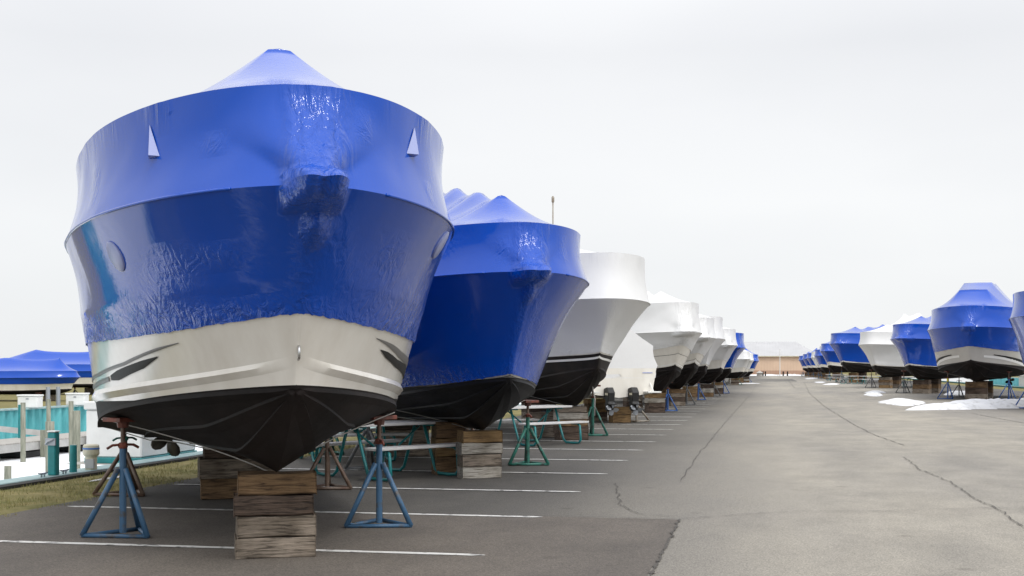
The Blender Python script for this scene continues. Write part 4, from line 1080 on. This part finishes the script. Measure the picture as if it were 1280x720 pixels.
# hold-down cords passing under the hulls
def under(bt, s0, s1, side, f0=1.0, f1=.0, r=.006):
    k = bt['k']; pts = []
    for i in range(9):
        t_ = i/8; s_ = lerp(s0, s1, t_)
        lo, hi = 0.0, 1.0
        for _ in range(24):
            m_ = (lo+hi)/2
            if bt['chine'](m_)[1] < s_: lo = m_
            else: hi = m_
        y_ = bt['chine'](lo)[0].y*lerp(f0, f1, t_)
        pts.append((-s_*k, side*y_*k, bottom_z(bt, s_*k, y_*k)-.035))
    c, _ = bt['chine'](lo)
    return cord(bt, pts, r)
for bt in (b1, b2):
    under(bt, 4.4, 2.5, -1); under(bt, 3.9, 2.5, 1); under(bt, 6.5, 4.2, -1, 1.0, .3)
under(b3, 4.6, 2.6, -1); under(b3, 3.8, 2.6, 1); under(b5, 4.2, 2.6, 1); under(r1, 4.2, 2.4, -1); under(r3, 4.2, 2.4, -1)
b = MB(); b.tube([(-.95, .10, 1.95), (-1.25, .12, 1.5), (-1.5, .10, 1.2), (-1.6, .2, .9), (-1.62, .2, .55)], .012, 5)
b.build('hanging_rope', M['cord'], b3['root'], smooth=True)
# camera -----------------------------------------------------------
cam = bpy.data.cameras.new('camera'); co = bpy.data.objects.new('camera', cam); COL.objects.link(co)
co.location = (0, 0, 1.55); co.rotation_euler = (rad(90), 0, math.atan(.2))
cam.sensor_width = 36; cam.lens = 45; cam.shift_y = 100/1280
cam.clip_start = .05; cam.clip_end = 6000
S.camera = co

# light -------------------------------------------------------------
w = bpy.data.worlds.new('World'); S.world = w; w.use_nodes = True
N = w.node_tree.nodes; Lk = w.node_tree.links
bg = N['Background']
SUN_EL, SUN_AZ = rad(48), rad(138)      # azimuth clockwise from +Y (towards +X)
sky = N.new('ShaderNodeTexSky'); sky.sky_type = 'NISHITA'; sky.sun_disc = False
sky.sun_elevation = SUN_EL; sky.sun_rotation = SUN_AZ
tc = N.new('ShaderNodeTexCoord'); sx = N.new('ShaderNodeSeparateXYZ'); Lk.new(tc.outputs['Generated'], sx.inputs[0])
# the closed cloud deck: even near the horizon, thinner and brighter overhead
cr = ramp(N, ((.0, (.93,.945,.955)), (.12, (.93,.94,.95)), (.24, (.88,.89,.91)), (.45, (1.25,1.26,1.28)), (1.0, (1.85,1.86,1.88))))
Lk.new(sx.outputs[2], cr.inputs['Fac'])
mp = N.new('ShaderNodeMapping'); mp.inputs['Scale'].default_value = (1, 1, 3.2); Lk.new(tc.outputs['Generated'], mp.inputs['Vector'])
no = N.new('ShaderNodeTexNoise'); no.inputs['Scale'].default_value = 1.6; no.inputs['Detail'].default_value = 4; no.inputs['Roughness'].default_value = .45
Lk.new(mp.outputs[0], no.inputs['Vector'])
r2 = ramp(N, ((.3, (.90,.905,.92)), (.7, (1.07,1.065,1.06)))); Lk.new(no.outputs['Fac'], r2.inputs['Fac'])
ml = N.new('ShaderNodeMix'); ml.data_type = 'RGBA'; ml.blend_type = 'MULTIPLY'; ml.inputs[0].default_value = 1
Lk.new(cr.outputs[0], ml.inputs[6]); Lk.new(r2.outputs[0], ml.inputs[7])
sk = N.new('ShaderNodeMix'); sk.data_type = 'RGBA'; sk.blend_type = 'MULTIPLY'; sk.inputs[0].default_value = 1; sk.inputs[7].default_value = (.1,.1,.1,1)
Lk.new(sky.outputs[0], sk.inputs[6])
# thinner cloud round the veiled sun
dt = N.new('ShaderNodeVectorMath'); dt.operation = 'DOT_PRODUCT'; nm = N.new('ShaderNodeVectorMath'); nm.operation = 'NORMALIZE'
Lk.new(tc.outputs['Generated'], nm.inputs[0]); Lk.new(nm.outputs[0], dt.inputs[0])
dt.inputs[1].default_value = (math.sin(SUN_AZ)*math.cos(SUN_EL), math.cos(SUN_AZ)*math.cos(SUN_EL), math.sin(SUN_EL))
mx0 = N.new('ShaderNodeMath'); mx0.operation = 'MAXIMUM'; mx0.inputs[1].default_value = 0; Lk.new(dt.outputs['Value'], mx0.inputs[0])
pw = N.new('ShaderNodeMath'); pw.operation = 'POWER'; pw.inputs[1].default_value = 7; Lk.new(mx0.outputs[0], pw.inputs[0])
pw2 = N.new('ShaderNodeMath'); pw2.operation = 'POWER'; pw2.inputs[1].default_value = 260; Lk.new(mx0.outputs[0], pw2.inputs[0])
pm2 = N.new('ShaderNodeMath'); pm2.operation = 'MULTIPLY'; pm2.inputs[1].default_value = 14; Lk.new(pw2.outputs[0], pm2.inputs[0])
pm = N.new('ShaderNodeMath'); pm.operation = 'MULTIPLY_ADD'; pm.inputs[1].default_value = 1.5; Lk.new(pw.outputs[0], pm.inputs[0]); Lk.new(pm2.outputs[0], pm.inputs[2])
ad = N.new('ShaderNodeMix'); ad.data_type = 'RGBA'; ad.blend_type = 'ADD'; ad.inputs[0].default_value = 1
Lk.new(ml.outputs[2], ad.inputs[6]); Lk.new(pm.outputs[0], ad.inputs[7]); ml = ad
mx = N.new('ShaderNodeMix'); mx.data_type = 'RGBA'; mx.inputs[0].default_value = .93
Lk.new(sk.outputs[2], mx.inputs[6]); Lk.new(ml.outputs[2], mx.inputs[7]); Lk.new(mx.outputs[2], bg.inputs['Color'])
bg.inputs['Strength'].default_value = 1.0
sun = bpy.data.lights.new('sun', 'SUN'); sun.energy = .7; sun.angle = rad(10); sun.color = (1, .96, .90)
so = bpy.data.objects.new('sun', sun); COL.objects.link(so)
d = Vector((math.sin(SUN_AZ)*math.cos(SUN_EL), math.cos(SUN_AZ)*math.cos(SUN_EL), math.sin(SUN_EL)))
so.rotation_euler = (-d).to_track_quat('-Z', 'Y').to_euler()
S.view_settings.view_transform = 'Standard'; S.view_settings.look = 'None'; S.view_settings.exposure = 0; S.view_settings.gamma = 1
S.cycles.use_denoising = True
S.cycles.max_bounces = 6
